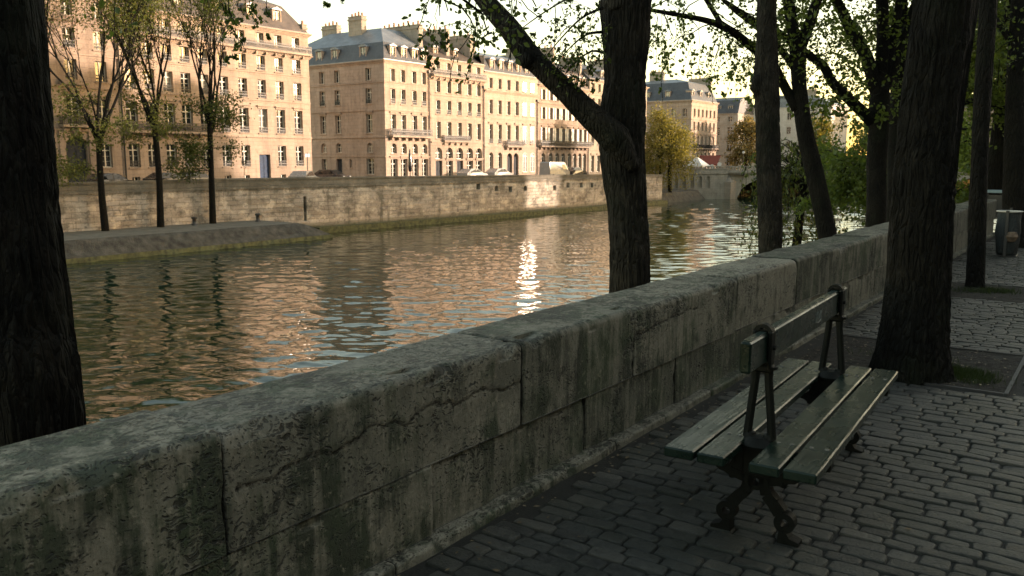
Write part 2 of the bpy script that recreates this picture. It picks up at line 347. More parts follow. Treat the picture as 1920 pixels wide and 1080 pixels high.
# ------------------------------------------------------------------ ground, water, quays
def sheet(name, pts, z, mat):
    b = MB(); zz = z if hasattr(z, '__len__') else [z]*len(pts)
    b.add([(p[0], p[1], q) for p, q in zip(pts, zz)], [tuple(range(len(pts)))])
    return struct(b.build(name, mat))
sheet('ground', [(-3000, -3000), (3000, -3000), (3000, 3000), (-3000, 3000)], -8, M['ground'])
sheet('quay_terrace', [(-2.3, -80), (60, -80), (60, 600), (-2.3, 600)], -.0125, M['dirt'])
sheet('deep_water', [(-75, -200), (-3.2, -200), (-3.2, 200), (60, 420), (-40, 420), (-75, 200)], -5.72, M['water'])
def waves():
    rg = np.random.default_rng(5); r = [14.]
    while r[-1] < 178: r.append(r[-1]*1.0034)
    r = np.array(r); th = np.arange(R(2), R(100), .0019); RR, TH = np.meshgrid(r, th, indexing='ij')
    X = -RR*np.sin(TH); Y = RR*np.cos(TH); Z = np.zeros_like(X); sp = RR*.0034
    gust = .72+.28*np.sin(X*.11+Y*.07+1.3)*np.sin(Y*.06-X*.035)
    ruf = 1+1.3*np.clip((Y-72)/40, 0, 1)*np.clip((X+62)/14, 0, 1)                # breeze ruffles the upstream reach
    for k in range(72):
        lam = .36*(2.7/.36)**rg.random(); a = R(128)+rg.normal()*.5; ph = rg.random()*6.28; kx, ky = math.cos(a)*2*math.pi/lam, math.sin(a)*2*math.pi/lam
        amp = .0165*lam/(2*math.pi); f = np.clip((lam/sp-2.2)/2.5, 0, 1); w = np.sin(kx*X+ky*Y+ph+.8*np.sin(X*.21+ph)+.6*np.sin(Y*.17-ph)); Z += amp*f*gust*w*ruf
    keep = (X > -74) & (X < -3.0)
    n0, n1 = X.shape; idx = np.arange(n0*n1).reshape(n0, n1)
    q = np.stack([idx[:-1, :-1], idx[:-1, 1:], idx[1:, 1:], idx[1:, :-1]], -1).reshape(-1, 4); kk = keep.reshape(-1); q = q[kk[q].all(1)]
    me = bpy.data.meshes.new('water'); co = np.stack([X, Y, Z-5.5], -1).reshape(-1, 3)
    used = np.unique(q); remap = np.full(n0*n1, -1, np.int64); remap[used] = np.arange(len(used)); q = remap[q]; co = co[used]
    me.vertices.add(len(co)); me.vertices.foreach_set('co', co.reshape(-1)); me.loops.add(q.size); me.loops.foreach_set('vertex_index', q.reshape(-1).astype(np.int32))
    me.polygons.add(len(q)); me.polygons.foreach_set('loop_start', (np.arange(len(q))*4).astype(np.int32)); me.polygons.foreach_set('loop_total', np.full(len(q), 4, np.int32)); me.polygons.foreach_set('use_smooth', np.ones(len(q), bool))
    me.materials.append(M['water']); me.update(calc_edges=True); struct(link('water', me))
waves()
WALL = [(-67.5, -40), (-67.2, 20), (-66.4, 48), (-64.8, 57), (-63.2, 80), (-62.0, 105), (-62.0, 129.5)]
WTOP = [-.2, -.2, -.06, -.06, -.2, -.42, -.72]
FAR = [(p[0]-.9, p[1]) for p in WALL]+[(-71, 129.5), (-71, 149), (-62.5, 153), (-57, 152), (-40, 205), (20, 420)]
sheet('far_street', FAR+[(600, 900), (-900, 900), (-900, -40)], -1.0, M['street'])
# lower quay on our own side, under the parapet
b = MB(); b.box(-8, -2.7, -60, 300, -7.9, -4.7); struct(b.build('lower_quay', M['bankpath']))

def facewall(b, O, U, N, L, z0, z1, ops, d=.35, m=0, mr=0):
    """wall sheet along U with real recesses: ops = (u0,u1,v0,v1,arch)"""
    O = V(O); U = V(U); N = V(N); Z = V((0, 0, 1))
    P = lambda u, v, w=0.: O + U*u + Z*v + N*w
    us = sorted({0., L, *(o[0] for o in ops), *(o[1] for o in ops)}); us = [u for u in us if 0 <= u <= L]
    vs = sorted({z0, z1, *(o[2] for o in ops), *(o[3] for o in ops)}); vs = [v for v in vs if z0 <= v <= z1]
    for i in range(len(us)-1):
        uc = (us[i]+us[i+1])/2
        if us[i+1]-us[i] < 1e-6: continue
        run = None
        for j in range(len(vs)-1):
            vc = (vs[j]+vs[j+1])/2
            hole = any(o[0] < uc < o[1] and o[2] < vc < o[3] for o in ops)
            if hole:
                if run is not None: b.quad(P(us[i], run), P(us[i+1], run), P(us[i+1], vs[j]), P(us[i], vs[j]), m); run = None
            elif run is None: run = vs[j]
        if run is not None: b.quad(P(us[i], run), P(us[i+1], run), P(us[i+1], vs[-1]), P(us[i], vs[-1]), m)
    for u0, u1, v0, v1, arch in ops:
        w = u1-u0; sp = v1-w/2 if arch else v1
        b.quad(P(u0, v0), P(u0, sp), P(u0, sp, -d), P(u0, v0, -d), mr)
        b.quad(P(u1, sp), P(u1, v0), P(u1, v0, -d), P(u1, sp, -d), mr)
        b.quad(P(u1, v0), P(u0, v0), P(u0, v0, -d), P(u1, v0, -d), mr)
        if not arch: b.quad(P(u0, v1), P(u1, v1), P(u1, v1, -d), P(u0, v1, -d), mr)
        else:
            n = 10; uc = (u0+u1)/2; a = [(uc-w/2*math.cos(math.pi*k/n), sp+w/2*math.sin(math.pi*k/n)) for k in range(n+1)]
            for k in range(n):
                c = (u0, v1) if k < n/2 else (u1, v1)
                b.add([P(*c), P(*a[k]), P(*a[k+1])], [(0, 1, 2)], m)
                b.quad(P(*a[k]), P(*a[k+1]), P(*a[k+1], -d), P(*a[k], -d), mr)
            b.add([P(u0, v1), P(uc, v1), P(u1, v1)], [], m)

# far quay wall: masonry with drain openings, parapet and string course
qw = thing('quay_wall', 'long pale stone retaining wall with stained masonry on the opposite riverbank', 'quay wall', (-64, 60, -7))
wb = MB(); pb = MB(); lb = MB(); ob_ = MB()
niche = [(897, 350), (931, 353), (957, 355), (985, 353), (1040, 352), (1065, 347), (1090, 347), (1110, 347)]
for i in range(len(WALL)-1):
    p, q = V((*WALL[i], 0)), V((*WALL[i+1], 0)); L = (q-p).length; U = (q-p)/L; N = V((U.y, -U.x, 0)); ang = math.atan2(U.y, U.x)
    ops = []
    for k, (px, py) in enumerate(niche):
        r = ray(px, py); den = r.x*U.y-r.y*U.x; t = (p.x*U.y-p.y*U.x)/den; h = EYE+r*t; u = (h-p).dot(U)
        if .5 < u < L-.5: ops.append((u-.36, u+.36, h.z-.34, h.z+.34, k in (1, 3)))
    if i == 2:
        h = atX(563, 390, -65); u = (V((h.x, h.y, 0))-p).dot(U); ops.append((L-.9, L-.55, -4.3, -1.9, False))
    facewall(wb, p, U, N, L, -7.5, -1.05, ops, .5)
    for o in ops:
        P = lambda u, v: p+U*u+V((0, 0, v))-N*.5
        ob_.quad(P(o[0], o[2]), P(o[1], o[2]), P(o[1], o[3]), P(o[0], o[3]))
    # string course + parapet (slightly sloping top)
    def strip(b, w0, w1, za0, za1, zb0, zb1):
        A = [p+N*w0, p+N*w1, q+N*w1, q+N*w0]
        vs = [a+V((0, 0, z)) for a, z in zip(A, (za0, za0, zb0, zb0))]+[a+V((0, 0, z)) for a, z in zip(A, (za1, za1, zb1, zb1))]
        b.add(vs, ((3, 2, 1, 0), (4, 5, 6, 7), (0, 1, 5, 4), (1, 2, 6, 5), (2, 3, 7, 6), (3, 0, 4, 7)))
    ta, tb = WTOP[i], WTOP[i+1]
    strip(pb, -.75, .12, -1.05, -.85, -1.05, -.85)
    strip(pb, -.62, -.05, -.85, ta-.16, -.85, tb-.16)
    strip(lb, -.72, .03, ta-.16, ta, tb-.16, tb)
    if i >= 3: strip(ob_, 0, 1.1, -7.5, -4.95, -7.5, -4.95)
wb.build('wall_face', M['quay'], qw, (-64, 60, -7)); pb.build('string_course', M['quay'], qw, (-64, 60, -7)); lb.build('parapet_coping', M['quay'], qw, (-64, 60, -7))
x = ob_.build('waterline_ledge', M['algae'], qw, (-64, 60, -7)); 
# return wall and recessed lower landing by the willows
rw = thing('landing_wall', 'recessed pale quay wall behind the twin golden trees', 'quay wall', (-70, 139, -7))
rb = MB(); rb.box(-71.6, -71, 129.5, 149, -7.5, -.9); rb.box(-71, -62.6, 129.0, 129.5, -7.5, -.75); rb.box(-71.7, -70.9, 129.6, 149, -.9, -.35)
rb.build('wall_face', M['quay'], rw, (-70, 139, -7))
b = MB(); b.add([(-62, 129.6, -5.6), (-62, 148, -5.6), (-63.2, 147, -3.9), (-63.2, 129.6, -3.9), (-71, 129.6, -3.6), (-71, 149, -3.6), (-66, 150, -5.6), (-66, 149, -3.7)],
                [(0, 1, 2, 3), (3, 2, 7, 5, 4), (1, 6, 7, 2)]); struct(b.build('landing', M['bank']))
# sloped lower bank on the far side
bk = MB(); n = 60; rr = random.Random(3)
rows = []
for k in range(n+1):
    y = -40 + (51.3+40)*k/n; jz = rr.uniform(-.06, .06)
    e = max(0, (y-47)/4.3)
    rows.append([(-58.75+rr.uniform(-.12, .12), y+e*3.0, -5.7), (-58.9+rr.uniform(-.1, .1), y+e*2.6, -5.15), (-59.3, y+e*1.9, -4.75+jz), (-59.9, y+e*.8, -4.2+jz), (-60.25, y, -4.0), (-67.8, y, -3.95)])
for k in range(n):
    for j in range(5):
        bk.quad(rows[k][j], rows[k+1][j], rows[k+1][j+1], rows[k][j+1], 0 if 1 <= j < 4 else (1 if j == 4 else 2))
e = rows[-1]; bk.add([e[0], e[1], e[2], e[3], e[4], e[5], (-66, 56.5, -5.7), (-64.5, 55.2, -4.6)], [(0, 6, 7, 5, 4, 3, 2, 1)], 0)
struct(bk.build('embankment', [M['bank'], M['bankpath'], M['algae']]))

# ------------------------------------------------------------------ stone parapet in front
PX0, PX1 = -2.25, -2.685
CRK = []
def block(b, y0, y1, z0, z1, x0, x1, r, step, seed, crack=None, bev=.012):
    """one dressed stone: swept rounded profile with softened ends and an uneven skin"""
    prof = []
    def line(a, c, nseg):
        for k in range(nseg): t = k/nseg; prof.append((a[0]+(c[0]-a[0])*t, a[1]+(c[1]-a[1])*t))
    def arc(cx, cz, a0, a1, nseg):
        for k in range(nseg): t = a0+(a1-a0)*k/nseg; prof.append((cx+r*math.cos(t), cz+r*math.sin(t)))
    ns = lambda d: max(2, int(abs(d)/step))
    prof.append((x0, z0)); line((x0, z0+.005), (x0, z1-r), ns(z1-z0)); arc(x0-r, z1-r, 0, math.pi/2, 5); line((x0-r, z1), (x1+r, z1), ns(x1-x0)); arc(x1+r, z1-r, math.pi/2, math.pi, 5)
    line((x1, z1-r), (x1, z0), max(2, ns(z1-z0)//3)); prof.append((x1, z0))
    L = y1-y0; ny = max(3, int(L/step)); ys = [y0+L*k/ny for k in range(ny+1)]; ys[1:1] = [y0+.006, y0+.012]; ys[-1:-1] = [y1-.012, y1-.006]; ys = sorted(ys); ny = len(ys)-1
    cx, cz = (x0+x1)/2, (z0+z1)/2; vs = []; np_ = len(prof)
    g0 = .003
    for k, y in enumerate(ys):
        de = min(y-y0, y1-y); s = bev*max(0, 1-de/.02)**2 if de < .02 else 0
        yy = y + (g0 if k == 0 else (-g0 if k == ny else 0))
        for (px, pz) in prof:
            q = V((px, yy, pz)); nz = noise.noise(q*2.2+V((seed, 0, 0)))*.009 + noise.noise(q*7+V((0, seed, 0)))*.0045
            # chips along the arris
            ch = max(0, noise.noise(q*6+V((seed*3, 1, 4)))-.2)*.07 if (pz > z1-r-.02 and px > x0-.1) else 0
            if de < .06: ch += max(0, noise.noise(q*11+V((seed, 7, 2)))-.15)*.025*(1-de/.06)
            cv_ = 0.
            if crack and px > x0-.02:
                zc = crack(yy)
                if zc is not None: cv_ = math.exp(-((pz-zc)/(.0045+.006*max(0, noise.noise(V((yy*9, 1, seed))))))**2)*min(1, .55+1.2*abs(noise.noise(V((yy*4, 5, seed))))); nz -= .014*cv_
            if de < .004 or pz < z0+.002: cv_ = max(cv_, .95)
            CRK.append(cv_)
            dx = px-cx; dz = pz-cz; dl = math.hypot(dx/.22, dz/.3)+1e-6; ex, ez = dx/.22/dl, dz/.3/dl
            if pz <= z0+1e-4: ez = 0
            off = nz - s - ch
            vs.append((px+ex*off, yy, max(z0, pz+ez*off)))
    fs = [(k*np_+i, k*np_+i+1, (k+1)*np_+i+1, (k+1)*np_+i) for k in range(ny) for i in range(np_-1)]
    fs += [tuple(range(np_-1, -1, -1)), tuple(ny*np_+i for i in range(np_))]
    b.add(vs, fs)
def crack1(y): return .568+.02*math.sin(y*3.1)+.03*noise.noise(V((y*6, 2, 1)))+.020*noise.noise(V((y*15, 2, 1)))+.007*noise.noise(V((y*45, 2, 1))) if 1.62 < y < 3.3 else None
def crack2(y): return .60+.05*(y-4.5)+.03*noise.noise(V((y*5, 8, 1))) if 4.4 < y < 5.3 else None
PO = (-2.45, 1, 0)
par = thing('parapet', 'weathered grey limestone parapet running diagonally along the cobbled quay', 'parapet wall', PO)
def step_at(y): return .0085 if y < 3.4 else .0125 if y < 4.5 else (.02 if y < 8 else .045)
up = [-3, -1.2, .2, 1.58, 3.24, 4.38, 6.0, 7.4, 8.4, 10.1, 11.5, 12.9, 14.2, 15.8, 17.1, 18.6, 20.0, 21.4]
b = MB()
for i in range(len(up)-1):
    y0, y1 = up[i], up[i+1]; dz = .004*((i*7) % 5-2)
    block(b, y0, y1, .345+.012*max(0, min(1, (y0-4)/5)), .75+dz, PX0+.002*((i*5) % 3), PX1, .035, step_at(y0) if y0 > .1 else .03, i*3.7, crack1 if i == 3 else (crack2 if i == 5 else None))
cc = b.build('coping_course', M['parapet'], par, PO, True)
cc.data.attributes.new('crack', 'FLOAT', 'POINT').data.foreach_set('value', CRK); CRK.clear()
lo = [-3, -1.5, -.2, 1.2, 2.59, 3.86, 5.0, 6.5, 7.9, 9.3, 10.4, 11.9, 13.3, 14.6, 16.2, 17.7, 19.2, 21.4]
b = MB()
for i in range(len(lo)-1):
    y0, y1 = lo[i], lo[i+1]
    block(b, y0, y1, .035, .340+.012*max(0, min(1, (y0-4)/5)), PX0-.012+.006*((i*5) % 4-1.5), PX1+.02, .012, step_at(y0) if y0 > .1 else .03, 50+i*2.3)
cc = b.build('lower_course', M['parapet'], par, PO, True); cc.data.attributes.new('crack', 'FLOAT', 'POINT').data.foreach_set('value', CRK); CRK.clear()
b = MB()
pl = [-3, -1, 1.0, 2.3, 4.1, 5.45, 7.2, 9, 11, 13, 15, 17, 19, 21.4]
for i in range(len(pl)-1): block(b, pl[i], pl[i+1], -.1, .034, PX0+.055, PX1, .018, .03 if pl[i] < 8 else .06, 90+i)
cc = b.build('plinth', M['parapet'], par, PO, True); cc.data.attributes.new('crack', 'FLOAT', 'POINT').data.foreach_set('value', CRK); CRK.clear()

# ------------------------------------------------------------------ cobbles (one laid surface)
PIT_X, PIT_Y = (-2.05, -.56), (6.66, 8.05)
def in_pit(x, y): return PIT_X[0]-.09 < x < PIT_X[1]+.10 and PIT_Y[0]-.07 < y < PIT_Y[1]+.07
PIT2_X, PIT2_Y = (-1.95, -.4), (11.2, 12.5)
def in_pit2(x, y): return PIT2_X[0]-.05 < x < PIT2_X[1]+.05 and PIT2_Y[0]-.05 < y < PIT2_Y[1]+.05
cv = []; cf = []; rc = random.Random(11)
def cobble(cx, cy, lx, ly, n=12):
    rot = rc.gauss(0, .03); tx = rc.gauss(0, .02); ty = rc.gauss(0, .03); h = rc.gauss(0, .003); c, s = math.cos(rot), math.sin(rot)
    b = len(cv); rj = [1+rc.uniform(-.04, .03) for _ in range(n)]
    rings = ((1., -.045), (.996, -.008), (.968, -.0026), (.915, -.0004), (.83, .0004))
    for sc, z in rings:
        for k in range(n):
            th = 2*math.pi*(k+.5)/n; e = .27
            ct, st = math.cos(th), math.sin(th)
            x = math.copysign(abs(ct)**e, ct)*lx/2*sc*rj[k]; y = math.copysign(abs(st)**e, st)*ly/2*sc*rj[k]
            if sc < 1: x *= 1-(1-sc)*.25; 
            X, Y = cx+x*c-y*s, cy+x*s+y*c
            cv.append((X, Y, z+h+x*tx+y*ty+(noise.noise(V((X*18, Y*18, 3)))*.0022 if z > -.04 else 0)))
    cv.append((cx, cy, h+.0006))
    for r in range(4):
        for k in range(n): k2 = (k+1) % n; cf.append((b+r*n+k, b+r*n+k2, b+(r+1)*n+k2, b+(r+1)*n+k))
    t = b+5*n
    for k in range(n): cf.append((b+4*n+k, b+4*n+(k+1) % n, t))
y = 1.2
while y < 34:
    h = rc.uniform(.074, .102); x = -2.17+rc.uniform(0, .12)
    xm = 2.2 if y < 10 else 1.4
    while x < xm:
        l = rc.uniform(.115, .22) if y < 8.4 else rc.uniform(.11, .2)
        cx, cy = x+l/2, y+h/2 + .014*math.sin(x*1.3+y*.4)
        if not in_pit(cx, cy) and not in_pit2(cx, cy): cobble(cx, cy, l-.007, h*rc.uniform(.96, 1.0)-.006, 12 if y < 12 else 8)
        x += l
    y += h
me = bpy.data.meshes.new('cobblestones'); me.from_pydata(cv, [], cf); me.materials.append(M['cobble'])
me.polygons.foreach_set('use_smooth', [True]*len(me.polygons)); struct(link('cobblestones', me))
# thin dark edging and soil of the two tree pits
b = MB(); (xa, xb), (ya, yb) = PIT_X, PIT_Y
b.box(xb+.004, xb+.03, ya-.03, yb+.03, -.05, .006); b.box(xa, xb+.003, ya-.03, ya-.004, -.05, .004); b.box(xa, xb+.003, yb+.004, yb+.03, -.05, .006)
struct(b.build('tree_pit_edging', M['post']))
def soilpatch(xs, ys, nx, ny, base, mound, name):
    b = MB()
    for j in range(ny+1):
        for i in range(nx+1):
            x = xs[0]+(xs[1]-xs[0])*i/nx; y = ys[0]+(ys[1]-ys[0])*j/ny; edge = min(i, nx-i, j, ny-j)
            b.v.append((x, y, base+(.012*noise.noise(V((x*9, y*9, 1)))+.012*noise.noise(V((x*25, y*25, 1)))+mound(x, y) if edge else 0)))
    for j in range(ny):
        for i in range(nx): a = j*(nx+1)+i; b.f.append((a, a+1, a+nx+2, a+nx+1)); b.m.append(0)
    struct(b.build(name, M['soil'], smooth=True))
soilpatch((PIT_X[0]-.01, PIT_X[1]+.01), PIT_Y, 60, 60, -.006, lambda x, y: .05*math.exp(-((x+1.22)**2+(y-7.05)**2)/.12), 'soil')
soilpatch(PIT2_X, PIT2_Y, 30, 30, -.008, lambda x, y: .03*math.exp(-((x+1.5)**2+(y-12.0)**2)/.06), 'soil')
# ------------------------------------------------------------------ bench
def make_bench():
    t = thing('bench', 'dark green double sided park bench with slatted seats on cast iron trestles', 'bench', (-1.155, 3.14, 0), R(2.9))
    ys = (.31, 1.66)                                                # trestles, local
    # local: x across, y along; planks 0..1.9
    for k, (x0, x1) in enumerate(((-.305, -.178), (-.163, -.05), (.05, .168), (.183, .308))):
        b = MB(); ny = 30
        tilt = R(2.5)*(-1 if x0 < 0 else 1)
        Mt = Matrix.Translation((0, 0, .43-abs(x0+x1)/2*.02)) @ Matrix.Rotation(-tilt*.6, 4, 'Y')
        b.bbox(x0, x1, 0, 1.9, -.042, 0, .006, M=Matrix.Translation((0, 0, .43)))
        p = b.build('seat_plank', M['wood'], t)
        for yy in ys:
            for xx in (x0+.032, x1-.032):
                bb = MB(); bb.lathe([(.0095, 0), (.0095, .0015), (.006, .0035), (0, .004)], (xx, yy+rnd.uniform(-.008, .008), .4301), 10)
                bb.build('bolt', M['bolt'], p, smooth=True)
    b = MB(); b.bbox(-.0225, .0225, .06, 1.84, .765, .893, .008)
    for k in range(88):                                              # worn, notched top edge
        y = .085+k*.0197; b.bbox(-.017, .017, y, y+.0125, .888, .8965, .002)
    bp = b.build('backrest', M['wood'], t)
    b = MB()                                                         # scrawl in pale paint on the walkway side
    for pts in ([(0, .0), (.012, .05), (.02, .008), (.03, .055), (.036, .01)], [(.045, .045), (.052, .012), (.066, .02), (.068, .046), (.055, .05)], [(.075, .052), (.08, .008), (.094, .05), (.1, .012)], [(-.01, .004), (.05, -.004), (.115, .006)]):
        b.tube([(.0245, 1.12+u, .80+v) for u, v in pts], .0022, 5)
    b.build('scrawl', M['scrawl'], bp)
    for y in ys:
        b = MB(); h = .024
        def bar(x0, z0, x1, z1, w0, w1, hh=h):
            w0 *= 1.2; w1 *= 1.2
            d = V((x1-x0, 0, z1-z0)); n = V((-d.z, 0, d.x)).normalized()
            b.prism([(x0-n.x*w0, z0-n.z*w0), (x1-n.x*w1, z1-n.z*w1), (x1+n.x*w1, z1+n.z*w1), (x0+n.x*w0, z0+n.z*w0)], y-hh, y+hh)
        def curve(pts, ws, hh=h):
            for i in range(len(pts)-1): bar(*pts[i], *pts[i+1], ws[i], ws[i+1], hh)
        def plate(cx, cz, r, poly, hh):
            n = 28; vs = []; fs = []
            for k in range(n):
                th = 2*math.pi*k/n; dx, dz = math.cos(th), math.sin(th); best = 9
                for i in range(len(poly)):
                    (ax, az), (bx_, bz) = poly[i], poly[(i+1) % len(poly)]; ex, ez = bx_-ax, bz-az; den = dx*ez-dz*ex
                    if abs(den) < 1e-9: continue
                    tt = ((ax-cx)*ez-(az-cz)*ex)/den; uu = ((ax-cx)*dz-(az-cz)*dx)/den
                    if tt > 0 and -1e-6 <= uu <= 1+1e-6: best = min(best, tt)
                for yy in (y-hh, y+hh): vs += [(cx+r*dx, yy, cz+r*dz), (cx+best*dx, yy, cz+best*dz)]
            for k in range(n):
                a_ = 4*k; c_ = 4*((k+1) % n)
                fs += [(a_, a_+1, c_+1, c_), (a_+2, c_+2, c_+3, a_+3), (a_, c_, c_+2, a_+2), (a_+1, a_+3, c_+3, c_+1)]
            b.add(vs, fs)
        for s in (-1, 1):
            plate(s*.135, .325, .027, [(s*.03, .386), (s*.30, .384), (s*.302, .366), (s*.22, .318), (s*.165, .268), (s*.11, .256), (s*.06, .236), (s*.03, .25)], h*.8)
            b.ring(s*.125, .088, .018, .044, y-h*1.0, y+h*1.0)                   # foot ring
            b.prism([(s*.10, 0), (s*.19, 0), (s*.19, .016), (s*.15, .028), (s*.135, .05), (s*.105, .05)][::s], y-.03, y+.03)
            curve([(s*.105, .125), (s*.075, .165), (s*.045, .195), (s*.035, .235), (s*.04, .275)], [.024, .021, .02, .018, .022])
            # bracket under the seat: straight arm, pierced ring, knob
            curve([(s*.02, .375), (s*.30, .372)], [.016, .013]); curve([(s*.29, .365), (s*.20, .318), (s*.11, .27), (s*.05, .255)], [.012, .014, .016, .016])
            b.ring(s*.135, .325, .026, .040, y-h*1.05, y+h*1.05)
            b.lathe([(0, -.02), (.014, -.014), (.017, 0), (.013, .012), (.0, .016)], (s*.11, y, .252), 12)
            b.lathe([(0, -.014), (.011, -.01), (.013, 0), (.0, .016)], (s*.285, y, .352), 10)
        b.ring(0, .245, .017, .036, y-h, y+h); b.bbox(-.068, .068, y-.027, y+.027, .262, .40, .014)
        b.ring(0, .34, .03, .055, y-.028, y+.028, 20)
        b.lathe([(.078, 0), (.082, .012), (.06, .03), (.045, .042), (.0, .05)], (0, y, .402), 20)
        b.lathe([(.03, 0), (.022, .02), (0, .03)], (-.04, y, .435), 12); b.lathe([(.03, 0), (.022, .02), (0, .03)], (.04, y, .435), 12)
        b.build('trestle', M['iron'], t)
        b = MB()
        for s in (-1, 1):
            b.tube([(s*.052, y, .435), (s*.047, y, .50), (s*.028, y, .69), (s*.027, y, .74)], [.0195, .018, .018, .0195], 10)
            b.bbox(s*.024-.0085+s*.009, s*.024+.0085+s*.009, y-.030, y+.030, .735, .90, .006)
            b.lathe([(0, 0), (.013, .002), (.014, .012), (0, .016)], (s*.05, y, .735), 10)
            b.tube([(s*.03, y, .83), (s*.052, y, .83)], [.011, .009], 10)
        b.bbox(-.05, .05, y-.026, y+.026, .722, .758, .01)
        b.ring(0, .888, .0235, .040, y-.02, y+.02, 18, 0, 0, math.pi); b.bbox(-.04, .04, y-.02, y+.02, .8975, .905, .003)
        b.build('back_support', M['iron'], t, smooth=False)
    return t
make_bench()

# ------------------------------------------------------------------ litter bin, barrier and rail at the end of the parapet
bn = thing('litter_bin', 'grey bag bin with pale rim and black strap on the far cobbles', 'litter bin', (-1.53, 16.5, 0))
b = MB(); prof = [(.13, .02), (.15, .06), (.165, .25), (.18, .42), (.165, .60), (.165, .74)]
vs = []; n = 28
for i, (r, z) in enumerate(prof):
    for k in range(n):
        th = 2*math.pi*k/n; q = r*(1+.05*math.sin(th*7+z*9)*(1-abs(z-.4)) + .03*noise.noise(V((math.cos(th)*3, math.sin(th)*3, z*6)))); vs.append((q*math.cos(th)*1.05, q*math.sin(th), z))
b.add(vs, [(i*n+k, i*n+(k+1) % n, (i+1)*n+(k+1) % n, (i+1)*n+k) for i in range(len(prof)-1) for k in range(n)]+[tuple(range(n-1, -1, -1))])
b.build('bag', M['bag'], bn, smooth=True)
b = MB(); b.tube([(.18*math.cos(2*math.pi*k/24)*1.05, .18*math.sin(2*math.pi*k/24), .75) for k in range(25)], .011, 8); b.build('rim', M['white'], bn, smooth=True)
b = MB(); b.bbox(-.035, .015, -.197, -.187, .0, .77, .004); b.bbox(-.02, .02, .2, .24, 0, .8, .008); b.bbox(-.16, .16, -.15, .2, 0, .018, .006); b.build('strap_post', M['post'], bn)
b = MB(); b.lathe([(0, -.10), (.07, -.08), (.11, 0), (.08, .07), (0, .1)], (.06, -.125, .34), 9); b.build('crumpled_bag', M['trash'], bn)
g = thing('gate_barrier', 'low dark barrier with pale top bar closing the end of the parapet', 'barrier', (-2.0, 22.2, 0))
b = MB(); b.bbox(-.62, .75, -.04, .04, .86, .93, .008); b.build('top_bar', M['paleblue'], g)
b = MB()
for x in (-.55, .06, .68): b.bbox(x-.04, x+.04, -.03, .03, 0, .86, .008)
b.bbox(-.51, .64, -.015, .015, .30, .82, .005); b.build('frame', M['post'], g)
g = thing('guard_rail', 'white metal guard rail glimpsed between trunks beyond the quay barrier', 'guard rail', (-3.1, 38, 0))
b = MB()
for z in (.35, .75, 1.15): b.bbox(-1.6, 2.9, -.03, .03, z, z+.16, .01)
b.build('rail', M['white'], g)
for x in (-1.4, .05, 1.5, 2.8):
    b = MB(); b.bbox(x-.05, x+.05, .032, .12, 0, 1.35, .01); b.build('post', M['white'], g)
g = thing('post', 'pale blue cylindrical post beside the white rail', 'post', (-2.05, 33, 0))
b = MB(); b.lathe([(.13, 0), (.13, 1.3), (.15, 1.32), (.15, 1.4), (.06, 1.47), (0, 1.48)], n=18); b.build('shaft', M['paleblue'], g, smooth=False)
b = MB(); b.lathe([(.19, 0), (.19, .08), (.14, .12)], n=18); b.build('base', M['post'], g)
